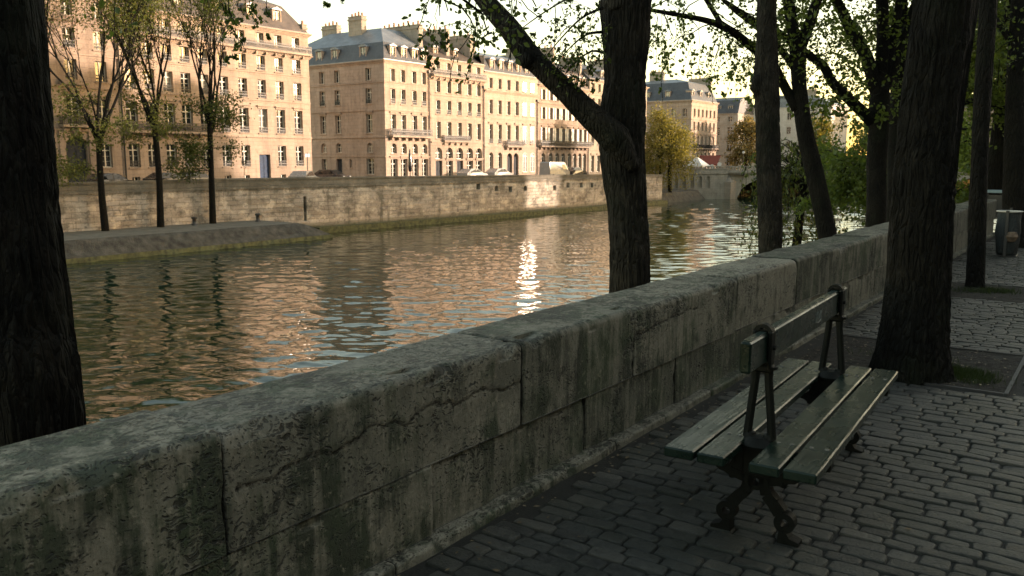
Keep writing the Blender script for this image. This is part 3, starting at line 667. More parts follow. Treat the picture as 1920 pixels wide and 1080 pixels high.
# ------------------------------------------------------------------ trees
class Tree:
    def __init__(s, seed): s.b = MB(); s.L = []; s.r = random.Random(seed)
    def limb(s, pts, rad, n=10, sub=4):
        """smooth tube through points with tapering radii"""
        P = [V(p) for p in pts]; out = []; rr = []
        for i in range(len(P)-1):
            p0 = P[max(0, i-1)]; p1 = P[i]; p2 = P[i+1]; p3 = P[min(len(P)-1, i+2)]
            for k in range(sub):
                t = k/sub
                out.append(.5*((2*p1)+(p2-p0)*t+(2*p0-5*p1+4*p2-p3)*t*t+(3*p1-p0-3*p2+p3)*t**3)); rr.append(rad[i]+(rad[i+1]-rad[i])*t)
        out.append(P[-1]); rr.append(rad[-1])
        s.b.tube(out, rr, n); return out
    def leafclump(s, p, n, sp, size, dn=0.):
        for _ in range(n):
            q = V((s.r.gauss(0, sp), s.r.gauss(0, sp), s.r.gauss(-dn, sp*.8))); s.L.append((p+q, size*s.r.uniform(.6, 1.25)))
    def grow(s, p, d, length, r, lev, o):
        """o: dict(kids, spread, up, wander, shrink, leaf, per, sp, leafl, n)"""
        R_ = s.r; d = V(d).normalized(); nseg = max(3, int(4 if lev < 2 else 5)); pts = [V(p)]; rad = [r]; q = V(p); dd = d.copy()
        for k in range(nseg):
            dd = (dd + V((R_.gauss(0, 1), R_.gauss(0, 1), R_.gauss(0, 1)))*o['wander'] + V((0, 0, o['up'] if lev < o['levels']-1 else o.get('tipup', o['up'])))).normalized()
            q = q + dd*(length/nseg); pts.append(q.copy()); rad.append(max(.004, r*(1-.62*(k+1)/nseg)))
        s.b.tube(pts, rad, 7 if lev == 0 else (5 if lev < 3 else 3), cap=False)
        if lev >= o['leafl']:
            for k in range(1, nseg+1):
                for _ in range(o['per']): 
                    c = pts[k]+(pts[k-1]-pts[k])*R_.random(); s.leafclump(c, 1, o['sp'], o['leaf'])
        if lev < o['levels']:
            kids = o['kids'][min(lev, len(o['kids'])-1)]
            for k in range(kids):
                t = .35+.65*(k+R_.random()*.6)/kids; i = min(nseg, max(1, int(t*nseg+.5))); b0 = pts[i]; dl = (pts[i]-pts[i-1]).normalized()
                a = V((R_.gauss(0, 1), R_.gauss(0, 1), R_.gauss(0, 1))); a = (a-dl*a.dot(dl)).normalized(); th = o['spread']*R_.uniform(.6, 1.25)
                s.grow(b0, dl*math.cos(th)+a*math.sin(th), length*o['shrink']*R_.uniform(.75, 1.15), rad[i]*.72, lev+1, o)
    def leaves(s, name, mat, parent, org, long=1.5, droop=0.):
        n = len(s.L)
        if not n: return
        rg = np.random.default_rng(s.r.randint(0, 1 << 30))
        c = np.array([tuple(p) for p, _ in s.L])-np.array(org); sz = np.array([z for _, z in s.L])[:, None]
        a = rg.normal(size=(n, 3)); a[:, 2] -= droop; a /= np.linalg.norm(a, axis=1)[:, None]
        w = rg.normal(size=(n, 3)); w -= a*(a*w).sum(1)[:, None]; w /= np.linalg.norm(w, axis=1)[:, None]; nn = np.cross(a, w)
        l = sz*long/2; h = sz/2
        vs = np.empty((n, 6, 3)); vs[:, 0] = c-a*l; vs[:, 1] = c-a*l*.25+w*h+nn*h*.35; vs[:, 2] = c+a*l*.45+w*h*.7+nn*h*.3; vs[:, 3] = c+a*l; vs[:, 4] = c+a*l*.45-w*h*.7+nn*h*.3; vs[:, 5] = c-a*l*.25-w*h+nn*h*.35
        me = bpy.data.meshes.new(name); me.vertices.add(n*6); me.vertices.foreach_set('co', vs.reshape(-1))
        me.loops.add(n*8); base = np.arange(n)[:, None]*6; me.loops.foreach_set('vertex_index', (base+np.array([0, 1, 2, 3, 0, 3, 4, 5])).reshape(-1).astype(np.int32))
        me.polygons.add(n*2); me.polygons.foreach_set('loop_start', (np.arange(n*2)*4).astype(np.int32)); me.polygons.foreach_set('loop_total', np.full(n*2, 4, np.int32))
        me.materials.append(mat); me.update(calc_edges=True); me.validate()
        return link(name, me, parent)
def hwr(px, d): return px/FPX*d
def pxl(L, d):
    """pixel polyline (px, py[, depth]) -> points at its own distance"""
    return [atD(p[0], p[1], p[2] if len(p) > 2 else d) for p in L]
def trunk(b, axis, rad, n=44, step=.03, flare=None, seed=0, fur=.0):
    """near trunk: dense sweep with fluted, uneven girth"""
    P = [V(p) for p in axis]; out = []; rr = []
    for i in range(len(P)-1):
        L = (P[i+1]-P[i]).length; k = max(2, int(L/step)); p0 = P[max(0, i-1)]; p3 = P[min(len(P)-1, i+2)]; p1, p2 = P[i], P[i+1]
        for j in range(k):
            t = j/k; out.append(.5*((2*p1)+(p2-p0)*t+(2*p0-5*p1+4*p2-p3)*t*t+(3*p1-p0-3*p2+p3)*t**3)); rr.append(rad[i]+(rad[i+1]-rad[i])*t)
    out.append(P[-1]); rr.append(rad[-1])
    z0 = out[0].z
    def lobe(i, th, p):
        f = 1+.05*noise.noise(V((math.cos(th)*1.3+seed, math.sin(th)*1.3, p.z*.9)))+.035*noise.noise(V((math.cos(th)*3+seed, math.sin(th)*3, p.z*1.6)))
        if fur:
            x, y = math.cos(th)*rr[i], math.sin(th)*rr[i]; q = V((x*26+seed, y*26, p.z*1.7)); a = noise.noise(q+V((0, 0, noise.noise(V((x*6, y*6, p.z*2+seed)))*1.2))); f += fur*(.5-min(1, abs(a)*4))
        if flare:
            e = math.exp(-(p.z-z0)/flare); f += e*(.13*math.cos(5*th+seed)+.10*math.cos(3*th+1.3)+.10)
        return f
    b.tube(out, rr, n, lobe=lobe)
NEAR = dict(kids=[4, 4, 3], spread=R(42), up=.05, wander=.22, shrink=.62, leaf=.034, per=4, sp=.06, leafl=2, levels=3, tipup=-.05)

def sprigs(T, spots, leaf=.05):
    """leafy sprigs: (px, py, depth, reach in px, count)"""
    for px, py, d, rp, n in spots:
        c = atD(px, py, d); r = hwr(rp, d)
        for _ in range(max(1, n//7)):
            a = c+V((T.r.gauss(0, r*.5), T.r.gauss(0, r*.5), T.r.gauss(0, r*.5)+r*.3)); e = a+V((T.r.gauss(0, .5), T.r.gauss(0, .5), -1.))*r*.7
            T.b.tube([a, (a+e)/2+V((T.r.gauss(0, r*.08),)*3), e], [.005, .004, .002], 3, cap=False)
            for k in range(7): T.leafclump(a+(e-a)*T.r.random(), 1, r*.14, leaf)
def strand(T, px, py0, py1, d, rad=.003):
    T.b.tube([atD(px+T.r.uniform(-3, 3), py0+(py1-py0)*k/5, d) for k in range(6)], rad, 3, cap=False)

def finish(T, t, org, bark, leafmat, woodname='trunk', smooth=True, **kw):
    w = T.b.build(woodname, bark, t, org, smooth); T.leaves('crown', leafmat, t, org, **kw)
def root_of(p, z=-4.8): return V((p[0], p[1], z))

# T2 - central trunk with the bough forking over the river
T = Tree(21)
ax = pxl([(1181, 548), (1176, 400), (1168, 300), (1166, 230), (1171, 150), (1173, 60), (1172, 0)], 8.5)
r0 = V((ax[0].x+.12, ax[0].y-.1, -4.8)); org = (r0.x, r0.y, -4.8)
t = thing('poplar_tree', 'dark furrowed tree in mid picture with a thick bough reaching left over the river', 'tree', org, 0, 'trees along our riverbank')
hw = lambda *a: [hwr(x, 8.5) for x in a]
trunk(T.b, [r0, (ax[0]+r0)/2+V((.02, 0, 0))]+ax, [.34, .24]+hw(37.5, 36, 40, 44, 38, 44, 48), 110, .025, seed=2, fur=.09)
up_ = pxl([(1166, 20), (1148, -60), (1118, -170), (1080, -300)], 8.4); trunk(T.b, up_, hw(26, 25, 20, 14), 24, .05)
ur = pxl([(1182, 20), (1204, -70), (1226, -190), (1240, -330)], 8.6); trunk(T.b, ur, hw(28, 26, 21, 14), 24, .05)
ll = pxl([(1190, 318), (1154, 262), (1112, 221), (1062, 172), (1012, 124), (986, 98), (956, 55), (906, -4), (868, -62), (800, -140)], 8.3)
trunk(T.b, ll, hw(10, 29, 24, 20, 19.5, 23, 19.5, 16.5, 15, 11), 60, .025, seed=5, fur=.07)
T.b.tube(pxl([(992, 108), (982, 118), (977, 122)], 8.25), hw(18, 14, 8), 14)
for p in (up_[3], ur[3], ur[3]):
    for k in range(5): T.grow(p, (T.r.gauss(0, .6), T.r.gauss(0, .6), 1.), 2.4, .05, 0, dict(NEAR, up=.14, tipup=.08))
for a, c in (((1130, 14), (1050, 74)), ((1130, 60), (1068, 90)), ((1135, 100), (1085, 112)), ((1130, -20), (1010, 30))):
    p, q = atD(*a, 8.3), atD(*c, 8.2); T.limb([p, (p+q)/2+V((0, 0, .05)), q, q+(q-p)*.5+V((0, 0, -.1))], [.018, .011, .007, .003], 5)
strand(T, 1042, 10, 92, 8.2, .005); strand(T, 1050, 55, 100, 8.2)
sprigs(T, [(1040, 40, 8.2, 30, 50), (1090, 25, 8.2, 30, 46), (1075, 88, 8.2, 36, 66), (1108, 82, 8.2, 26, 50), (1035, 85, 8.2, 24, 36), (1060, 125, 8.1, 34, 110), (1095, 132, 8.1, 34, 120), (1030, 118, 8.1, 20, 40), (1112, 160, 8.1, 15, 36), (1108, 60, 8.2, 30, 40), (1060, 10, 8.2, 30, 40), (1010, 20, 8.2, 16, 20), (1000, 60, 8.2, 14, 14)], .029)
strand(T, 822, -40, 30, 7.2, .005); strand(T, 818, 10, 62, 7.2)
sprigs(T, [(812, 80, 7.2, 26, 90), (800, 108, 7.2, 15, 36), (838, 72, 7.2, 10, 16), (796, 18, 7.2, 14, 20), (617, 12, 6.8, 10, 18), (822, 4, 7.2, 8, 8), (640, -6, 6.8, 14, 16)], .030)
finish(T, t, org, M['bark_lit'], M['leaf_near'])

# T1 - huge trunk at the left edge
T = Tree(5); ax = pxl([(44, 812), (30, 640), (10, 470), (-8, 230), (-27, 0), (-34, -150), (-36, -420)], 3.87)
r0 = V((ax[0].x+.1, ax[0].y, -4.8)); org = tuple(r0)
t = thing('poplar_tree', 'massive dark trunk filling the left edge of the picture behind the parapet', 'tree', org, 0, 'trees along our riverbank')
trunk(T.b, [r0, (r0+ax[0])/2]+ax, [.33, .27]+[hwr(x, 3.87) for x in (104, 100, 98, 96, 95, 92, 84)], 120, .025, seed=9, fur=.08)
for k in range(7): T.grow(ax[-1]+V((0, 0, -.1*k)), (T.r.gauss(.15, .7), T.r.gauss(.3, .7), .8), 2.6, .06, 0, NEAR)
q = atD(470, -60, 6.6); T.limb([ax[5], (ax[5]+q)/2+V((0, 0, .35)), q, q+V((.5, .5, .1))], [.06, .04, .022, .01], 7)
for x, y0, y1 in ((462, -50, 30), (448, -40, 20), (500, -40, 15), (430, -30, 20)): strand(T, x, y0, y1, 6.6, .004)
sprigs(T, [(425, 18, 6.6, 24, 44), (455, 40, 6.6, 26, 54), (482, 30, 6.6, 20, 30), (445, 75, 6.6, 20, 30), (495, 62, 6.6, 12, 12), (412, 46, 6.6, 12, 12), (435, 105, 6.6, 18, 34), (468, 4, 6.6, 24, 30)], .028)
finish(T, t, org, M['bark'], M['leaf_near'])

# T3 - straight trunk with burl
T = Tree(8); d = 14.6; ax = pxl([(1444, 478), (1441, 300), (1437, 150), (1437, 60), (1438, -20), (1442, -200), (1450, -420)], d)
r0 = V((ax[0].x+.1, ax[0].y, -4.8)); org = tuple(r0)
t = thing('poplar_tree', 'straight mid distance trunk with a burl on its left side against the water', 'tree', org, 0, 'trees along our riverbank')
trunk(T.b, [r0, (r0+ax[0])/2]+ax, [.3, .24]+[hwr(x, d) for x in (21.5, 22, 22.5, 19, 18, 16, 11)], 60, .04, seed=4, fur=.08)
T.b.tube(pxl([(1434, 138), (1420, 150), (1417, 164), (1430, 190)], d-.05), [hwr(x, d) for x in (8, 11, 11, 6)], 14)
FAR_ = dict(NEAR, leaf=.055, kids=[4, 4, 3], per=4, sp=.10)
for k in range(9): T.grow(ax[-1]+V((0, 0, -.35*(k % 4))), (T.r.gauss(0, .8), T.r.gauss(0, .8), .5), 2.3, .05, 0, FAR_)
finish(T, t, org, M['bark_lit'], M['leaf_near'])

# T4 - leaning tree and its boughs
def canopy(T, spots, d, leaf=.07, dd=1.2):
    for px, py, rp, n in spots:
        for _ in range(n):
            p = atD(px+T.r.gauss(0, rp), py+T.r.gauss(0, rp*.8), d+T.r.gauss(0, dd)); T.leafclump(p, 3, leaf*1.1, leaf)
            if T.r.random() < .35: 
                e = p+V((T.r.gauss(0, 1), T.r.gauss(0, 1), T.r.gauss(.2, .7)))*leaf*5; T.b.tube([p, (p+e)/2+V((0, 0, leaf*.4)), e], [.004, .007, .010], 3, cap=False)
T = Tree(14); d = 18; ax = pxl([(1552, 446), (1531, 340), (1510, 250), (1499, 165), (1495, 92)], d)
r0 = V((ax[0].x+.9, ax[0].y-.2, -4.8)); org = tuple(r0)
t = thing('riverside_tree', 'leaning forked trunk bending left over the water right of mid picture', 'tree', org, 0, 'trees along our riverbank')
trunk(T.b, [r0, (r0+ax[0])/2+V((.1, 0, 0))]+ax, [.3, .24]+[hwr(x, d) for x in (17, 16.5, 15.5, 13.5, 15)], 26, .07, seed=6)
T.limb(pxl([(1494, 100), (1482, 25), (1472, -50), (1466, -200)], d), [hwr(x, d) for x in (12, 11, 10, 6)], 14)
T.limb(pxl([(1497, 100), (1521, 35), (1540, -30), (1580, -180)], d), [hwr(x, d) for x in (11, 10, 9, 5)], 14)
bA = T.limb(pxl([(1494, 205), (1470, 160), (1447, 118, 17.6), (1413, 91, 17.2), (1384, 67, 17), (1353, 49, 16.6), (1322, 38, 16.2), (1278, 29, 15.8), (1215, 18, 15.2), (1150, 6, 14.8)], d), [hwr(x, d) for x in (10, 9, 8.5, 8, 7, 6.2, 5, 4, 3, 2)], 10)
bC = T.limb(pxl([(1490, 128), (1470, 100), (1455, 84), (1413, 46), (1380, 22), (1345, -10)], d), [hwr(x, d) for x in (8, 7, 6, 5, 4, 3)], 8)
bD = T.limb(pxl([(1355, 50, 16.6), (1342, 28, 16.6), (1322, -4, 16.4)], d), [hwr(x, d) for x in (5, 4.5, 4)], 8)
tw = dict(kids=[3, 3, 2], spread=R(45), up=-.12, wander=.25, shrink=.65, leaf=.055, per=1, sp=.06, leafl=1, levels=2, tipup=-.25)
for L, k0 in ((bA, 14), (bC, 8), (bD, 3)):
    for p in L[k0::2]:
        T.grow(p, (T.r.gauss(0, .7), T.r.gauss(0, .7), T.r.uniform(-.7, .7)), .9, .014, 0, tw)
for x, y0, y1 in ((1242, 20, 190), (1265, 40, 110), (1310, 40, 150), (1345, 60, 130), (1230, 30, 120)): strand(T, x, y0, y1, 15.6, .006)
sprigs(T, [(1228, 60, 15.4, 22, 30), (1250, 95, 15.4, 26, 40), (1242, 140, 15.4, 14, 28), (1238, 170, 15.4, 9, 12), (1290, 130, 15.6, 20, 36), (1310, 90, 15.8, 30, 40), (1345, 150, 16, 14, 26), (1365, 95, 16.2, 14, 26), (1372, 140, 16.2, 8, 10), (1330, 55, 16.2, 26, 34), (1285, 50, 15.8, 26, 30), (1380, 30, 16.6, 30, 44), (1400, 75, 16.8, 14, 14), (1355, 178, 16, 6, 8), (1262, 12, 15.6, 30, 30)], .056)
for q in ((1466, -200, 18), (1580, -180, 18), (1470, -110, 18), (1558, -120, 18)):
    for k in range(5): T.grow(atD(*q), (T.r.gauss(0, .9), T.r.gauss(0, .9), T.r.uniform(.1, .9)), 2.3, .05, 0, dict(FAR_, leaf=.075, sp=.14, per=2))
canopy(T, [(1470, 40, 24, 40), (1475, 110, 16, 20), (1530, 60, 40, 80), (1520, 140, 28, 30), (1540, 190, 26, 24), (1520, 0, 50, 40)], d, .06)
finish(T, t, org, M['bark_smooth'], M['leaf_bg'])

# T5 / T6 - the pair further along
T = Tree(31); d = 21; ax = pxl([(1641, 440), (1644, 300), (1648, 220), (1650, 150)], d)
r0 = V((ax[0].x, ax[0].y, -4.8)); org = tuple(r0)
t = thing('riverside_tree', 'many limbed tree left of the foreground trunk with a low bough sweeping left', 'tree', org, 0, 'trees along our riverbank')
trunk(T.b, [r0]+ax, [.32]+[hwr(x, d) for x in (18, 17.5, 19, 16)], 26, .08, seed=8)
for L, w in (([(1645, 175), (1625, 108), (1600, 65), (1578, 20), (1558, -20), (1520, -90)], (13, 12, 10.5, 9.5, 8, 5)), ([(1650, 160), (1656, 80), (1653, -20), (1650, -180)], (13, 12, 11, 7)),
             ([(1656, 160), (1672, 85), (1684, 20), (1700, -60)], (10, 9, 8, 5)), ([(1655, 180), (1688, 90), (1708, 30), (1730, -50)], (9, 8, 7, 5))):
    T.limb(pxl(L, d), [hwr(x, d) for x in w], 12)
bB = T.limb(pxl([(1636, 228), (1593, 187, 20.6), (1562, 156, 20.2), (1544, 124, 20), (1518, 104, 19.8), (1487, 82, 19.4), (1455, 58, 19), (1413, 38, 18.6), (1358, 2, 18)], d), [hwr(x, d) for x in (12, 9.5, 8.5, 8, 7, 6.5, 6, 5, 3.5)], 10)
for p in bB[6::3]: T.grow(p, (T.r.gauss(0, .7), T.r.gauss(0, .7), T.r.uniform(-.7, .5)), 1.2, .015, 0, dict(tw, leaf=.09))
for q in ((1520, -90, 21), (1650, -180, 21), (1700, -70, 21), (1730, -60, 21), (1652, -90, 21)):
    for k in range(5): T.grow(atD(*q), (T.r.gauss(0, .9), T.r.gauss(0, .9), T.r.uniform(.1, .9)), 2.3, .05, 0, dict(FAR_, leaf=.075, sp=.14, per=2))
canopy(T, [(1560, 60, 44, 120), (1600, 120, 34, 80), (1590, 20, 50, 90), (1680, 60, 26, 60), (1600, 190, 26, 46), (1560, 215, 26, 36), (1575, 110, 30, 60), (1700, 110, 20, 34), (1680, 180, 14, 24), (1560, 150, 40, 40)], d, .068)
finish(T, t, org, M['bark_smooth'], M['leaf_bg'])
T = Tree(32); d = 23; ax = pxl([(1676, 430), (1680, 250), (1686, 130), (1690, 0), (1694, -200)], d); r0 = V((ax[0].x, ax[0].y, -4.8)); org = tuple(r0)
t = thing('riverside_tree', 'plain upright trunk half hidden behind the foreground tree on its left', 'tree', org, 0, 'trees along our riverbank')
trunk(T.b, [r0]+ax, [.3]+[hwr(x, d) for x in (15, 14.5, 14, 11, 8)], 20, .1, seed=12)
for q in ((1694, -200, 23), (1692, -120, 23), (1694, -80, 23)):
    for k in range(5): T.grow(atD(*q), (T.r.gauss(0, .9), T.r.gauss(0, .9), T.r.uniform(.1, .9)), 2.3, .05, 0, dict(FAR_, leaf=.075, sp=.14, per=2))
canopy(T, [(1690, 160, 16, 40), (1670, 30, 40, 70), (1640, 60, 50, 90), (1700, 220, 14, 24), (1660, 200, 18, 20)], d, .075)
finish(T, t, org, M['bark_smooth'], M['leaf_bg'])

# T7 - foreground trunk in its soil square
T = Tree(40); ax = pxl([(1707, 694, 6.42), (1712, 640, 6.42), (1719, 540, 6.42), (1728, 408, 6.42), (1747, 200, 6.42), (1772, 0, 6.4), (1782, -150, 6.4), (1786, -420, 6.4)], 6.4)
org = (ax[0].x, ax[0].y, 0); ax[0].z = -.06
t = thing('quay_tree', 'broad dark furrowed trunk rising from the soil square beside the bench', 'tree', org, 0, 'trees on the cobbled quay')
trunk(T.b, ax, [hwr(x, 6.4) for x in (66, 61, 55, 54, 53.5, 54, 52, 42)], 140, .02, .16, seed=1, fur=.085)
for k in range(8): T.grow(ax[-1]+V((0, 0, -.12*k)), (T.r.gauss(0, .8), T.r.gauss(0, .8), .9), 2.3, .07, 0, dict(NEAR, up=.12, tipup=.08))
finish(T, t, org, M['bark'], M['leaf_near'])
# T8 thin trunk
T = Tree(41); d = 10.75; ax = pxl([(1828, 550), (1836, 300), (1841, 200), (1854, 0), (1858, -140), (1862, -360)], d); org = (ax[0].x, ax[0].y, 0); ax[0].z = -.04
t = thing('quay_tree', 'slim young trunk in the second tree pit to the right of the broad trunk', 'tree', org, 0, 'trees on the cobbled quay')
trunk(T.b, ax, [hwr(x, d) for x in (16.5, 14.5, 15, 15.5, 14, 9)], 48, .04, .1, seed=3, fur=.07)
for k in range(6): T.grow(ax[-1]+V((0, 0, -.2*k)), (T.r.gauss(0, .8), T.r.gauss(0, .8), .6), 2.2, .05, 0, FAR_)
finish(T, t, org, M['bark'], M['leaf_near'])
# T9 dark trunk behind the bin
T = Tree(42); d = 15.9; ax = pxl([(1901, 462), (1904, 200), (1912, 0), (1916, -140), (1918, -300)], d); ax[0].z = -.05; org = (ax[0].x, ax[0].y, 0)
t = thing('quay_tree', 'dark trunk at the right edge standing just behind the bag bin', 'tree', org, 0, 'trees on the cobbled quay')
trunk(T.b, ax, [hwr(x, d) for x in (21, 17, 15, 14, 10)], 26, .07, .14, seed=7)
T.limb(pxl([(1906, 95), (1885, 62), (1866, 34), (1850, -10)], d), [hwr(x, d) for x in (7, 6, 5, 3)], 8)
canopy(T, [(1880, 20, 36, 90), (1890, 110, 24, 40), (1870, 60, 24, 40)], d, .055)
for k in range(6): T.grow(ax[-1]+V((0, 0, -.2*k)), (T.r.gauss(0, .8), T.r.gauss(0, .8), .4), 2.4, .05, 0, FAR_)
finish(T, t, org, M['bark'], M['leaf_near'])

# avenue of further trees: crowns fill the upper right
def avenue(seed, x, y, zb, h, r, label, leafmat, lean=0., group='trees further along the quay', leaf=.11, low=2.4, name='quay_tree', nb=10, per=3, L=2.6):
    T = Tree(seed); org = (x, y, zb)
    t = thing(name, label, 'tree', org, 0, group); T0 = V(org)
    top = V((x+lean, y, h)); mid = V((x+lean*.4+T.r.uniform(-.1, .1), y, (zb+h)/2)); T.limb([T0-V((0, 0, .1)), mid, top], [r*1.25, r, r*.45], 12, 8)
    o = dict(kids=[4, 4, 3], spread=R(45), up=.02, wander=.24, shrink=.62, leaf=leaf, per=per, sp=leaf*1.5, leafl=1, levels=3, tipup=-.10)
    for k in range(nb):
        f = k/(nb-1); z = low+(h-low)*f; a = k*2.4+T.r.uniform(-.3, .3); p = T0.lerp(mid, min(1, (z-zb)/(mid.z-zb))) if z < mid.z else mid.lerp(top, (z-mid.z)/(top.z-mid.z))
        T.grow(p, (math.cos(a), math.sin(a), T.r.uniform(.1, .7)), L*(1-.35*f), r*.36, 0, o)
    finish(T, t, org, M['bark_far'], leafmat)
avenue(51, -1.75, 26.5, 0, 9.2, .24, 'background trunk just right of the slim young trunk beyond the barrier', M['leaf_avenue'], leaf=.08, per=5, low=3.0)
avenue(52, -3.3, 30.5, 0, 9.0, .26, 'dark stub like trunk seen over the parapet between the broad and slim trunks', M['leaf_avenue'], leaf=.085, per=5, low=2.8)
avenue(53, -2.4, 40, 0, 9.5, .26, 'hazy green tree far down the quay behind the white rail', M['leaf_avenue'], leaf=.10, per=5, low=2.6, L=3.2)
avenue(54, -4.6, 48, 0, 9.5, .3, 'leafy tree farthest along the quay left of the slim trunk', M['leaf_avenue'], leaf=.11, per=5, low=2.2, L=3.4)
avenue(57, -1.0, 56, 0, 9.5, .3, 'distant green tree closing the view at the right edge', M['leaf_avenue'], leaf=.12, per=5, low=1.6, L=3.6)
avenue(55, -5.6, 30, -4.8, 8.5, .28, 'leafy riverside tree whose crown shows the sky above the dark green bush', M['leaf_bg'], .5, 'trees along our riverbank', .11, 2.8, 'riverside_tree', 9, 1, 2.2)
avenue(56, -6.4, 38, -4.8, 9, .3, 'far riverside tree with airy crown behind the leaning fork', M['leaf_bg'], .6, 'trees along our riverbank', .12, 3.2, 'riverside_tree', 9, 1, 2.6)

avenue(58, -6.0, 62, -4.8, 9, .3, 'dense riverside tree closing the gap under the crowns far along the bank', M['leaf_bg'], .3, 'trees along our riverbank', .14, -1.0, 'riverside_tree', 14, 4, 3.0)

# dark spreading bush over the water, and weeping willow strands
T = Tree(61); org = (-7.4, 33, -4.8)
t = thing('spreading_tree', 'low dark green spreading tree overhanging the river behind the leaning trunk', 'tree', org)
T.limb([org, (-7.4, 33, -1.5), (-7.5, 33.1, 1.4)], [.26, .22, .14], 10)
o = dict(kids=[4, 4, 3], spread=R(40), up=-.01, wander=.22, shrink=.66, leaf=.10, per=2, sp=.16, leafl=1, levels=3, tipup=-.18)
for k in range(13):
    a = k*2.4; T.grow((-7.5, 33.05, .1+.11*k), (math.cos(a), math.sin(a), T.r.uniform(-.1, .7)), 1.6, .06, 0, o)
finish(T, t, org, M['bark_far'], M['leaf_bg'])
T = Tree(62); org = (-14.5, 47, -4.9)
t = thing('willow_tree', 'pale green weeping willow trailing strands into the bright water', 'tree', org)
T.limb([org, (-14.3, 47, -2), (-14.2, 47.2, 1.2)], [.3, .24, .16], 10)
for k in range(90):
    a = T.r.uniform(0, 6.28); rr = T.r.uniform(.6, 3.8); p0 = V((-14.2, 47.2, T.r.uniform(-.5, 1.5))); p1 = p0+V((math.cos(a)*rr*.6, math.sin(a)*rr*.6, T.r.uniform(.3, 1.3))); p2 = p0+V((math.cos(a)*rr, math.sin(a)*rr, T.r.uniform(-.6, .8))); p3 = V((p2.x+math.cos(a)*.2, p2.y, T.r.uniform(-5.0, -2.0)))
    L = T.limb([p0, p1, p2, p3], [.035, .022, .012, .004], 4, 6)
    for q in L[8:]:
        T.leafclump(q, 4, .13, .11, .05)
finish(T, t, org, M['bark_far'], M['leaf_willow'], long=2.4, droop=1.4)

# young trees on the opposite lower bank
def banktree(seed, px, py, fork, zt, label, lean=0., leafm='leaf_spring', nleaf=1.0):
    T = Tree(seed); p = atX(px, py, -65.6); p.z = -4.; org = tuple(p); d = (p-EYE).dot(FW)
    t = thing('bank_tree', label, 'tree', org, 0, 'young trees on the opposite bank')
    fz = 1.6+(300-fork)/FPX*d; f = V((p.x+lean, p.y+T.r.uniform(-.2, .2), fz)); T.limb([p-V((0, 0, .2)), (p+f)/2+V((T.r.uniform(-.12, .12), T.r.uniform(-.12, .12), 0)), f], [.31, .24, .22], 12, 6)
    o = dict(kids=[3, 4, 3, 2], spread=R(22), up=.16, wander=.13, shrink=.66, leaf=.115, per=3, sp=.34, leafl=3, levels=4, tipup=.0)
    for k in range(6):
        a = k*1.05+T.r.uniform(-.3, .3); th = R(T.r.uniform(8, 27)); T.grow(f-V((0, 0, .5*(k % 3))), (math.cos(a)*math.sin(th), math.sin(a)*math.sin(th), math.cos(th)), (zt-fz)*.55, .125, 0, o)
    for k in range(int(7*nleaf+.5)):                               # leafy water shoots low on the trunk
        a = T.r.uniform(0, 6.28); z = T.r.uniform(fz-4.0, fz+3.); c = V((p.x+lean*.7, p.y, z)); T.grow(c, (math.cos(a), math.sin(a), T.r.uniform(-.1, .5)), 1.9, .04, 0, dict(o, levels=2, leafl=0, kids=[4, 3], spread=R(40), per=4, leaf=.13, sp=.40, up=.0))
    finish(T, t, org, M['bark_far'], M[leafm])
banktree(71, 198, 434, 262, 20, 'young tree on the lower bank in front of the arched portal, first in view', .1)
banktree(72, 301, 424, 240, 19, 'slender young tree standing second of the row on the opposite lower bank', .3)
banktree(73, 399, 419, 240, 20, 'young tree with bright green low shoots nearest the tip of the lower bank', .4, 'leaf_willow', 2.2)
banktree(74, 82, 440, 240, 20, 'young tree whose branches emerge from behind the massive left trunk', .3)

# unseen tall trees added to dapple the left end of the far facades
for k, (x, y, wd) in enumerate(((-2.5, 100, 'first'), (-1.5, 107, 'second'), (0.5, 114, 'third'), (-1.0, 121.5, 'fourth'))):
    T = Tree(110+k); org = (x, y, 0); t = thing('quay_tree', 'unseen tall tree added to dapple the far facades, %s of four' % wd, 'tree', org, 0, 'added shade trees out of view')
    T.limb([org, (x+.2, y, 8), (x+.1, y+.2, 20)], [.35, .28, .10], 10)
    o = dict(kids=[4, 4, 3], spread=R(42), up=.05, wander=.22, shrink=.66, leaf=.32, per=5, sp=.45, leafl=1, levels=3)
    for q in range(18): T.grow((x+.15, y+.1, 9.+.62*q), (math.cos(q*2.4), math.sin(q*2.4), .3), 3.2-.09*q, .09, 0, o)
    finish(T, t, org, M['bark_far'], M['leaf_bg'])

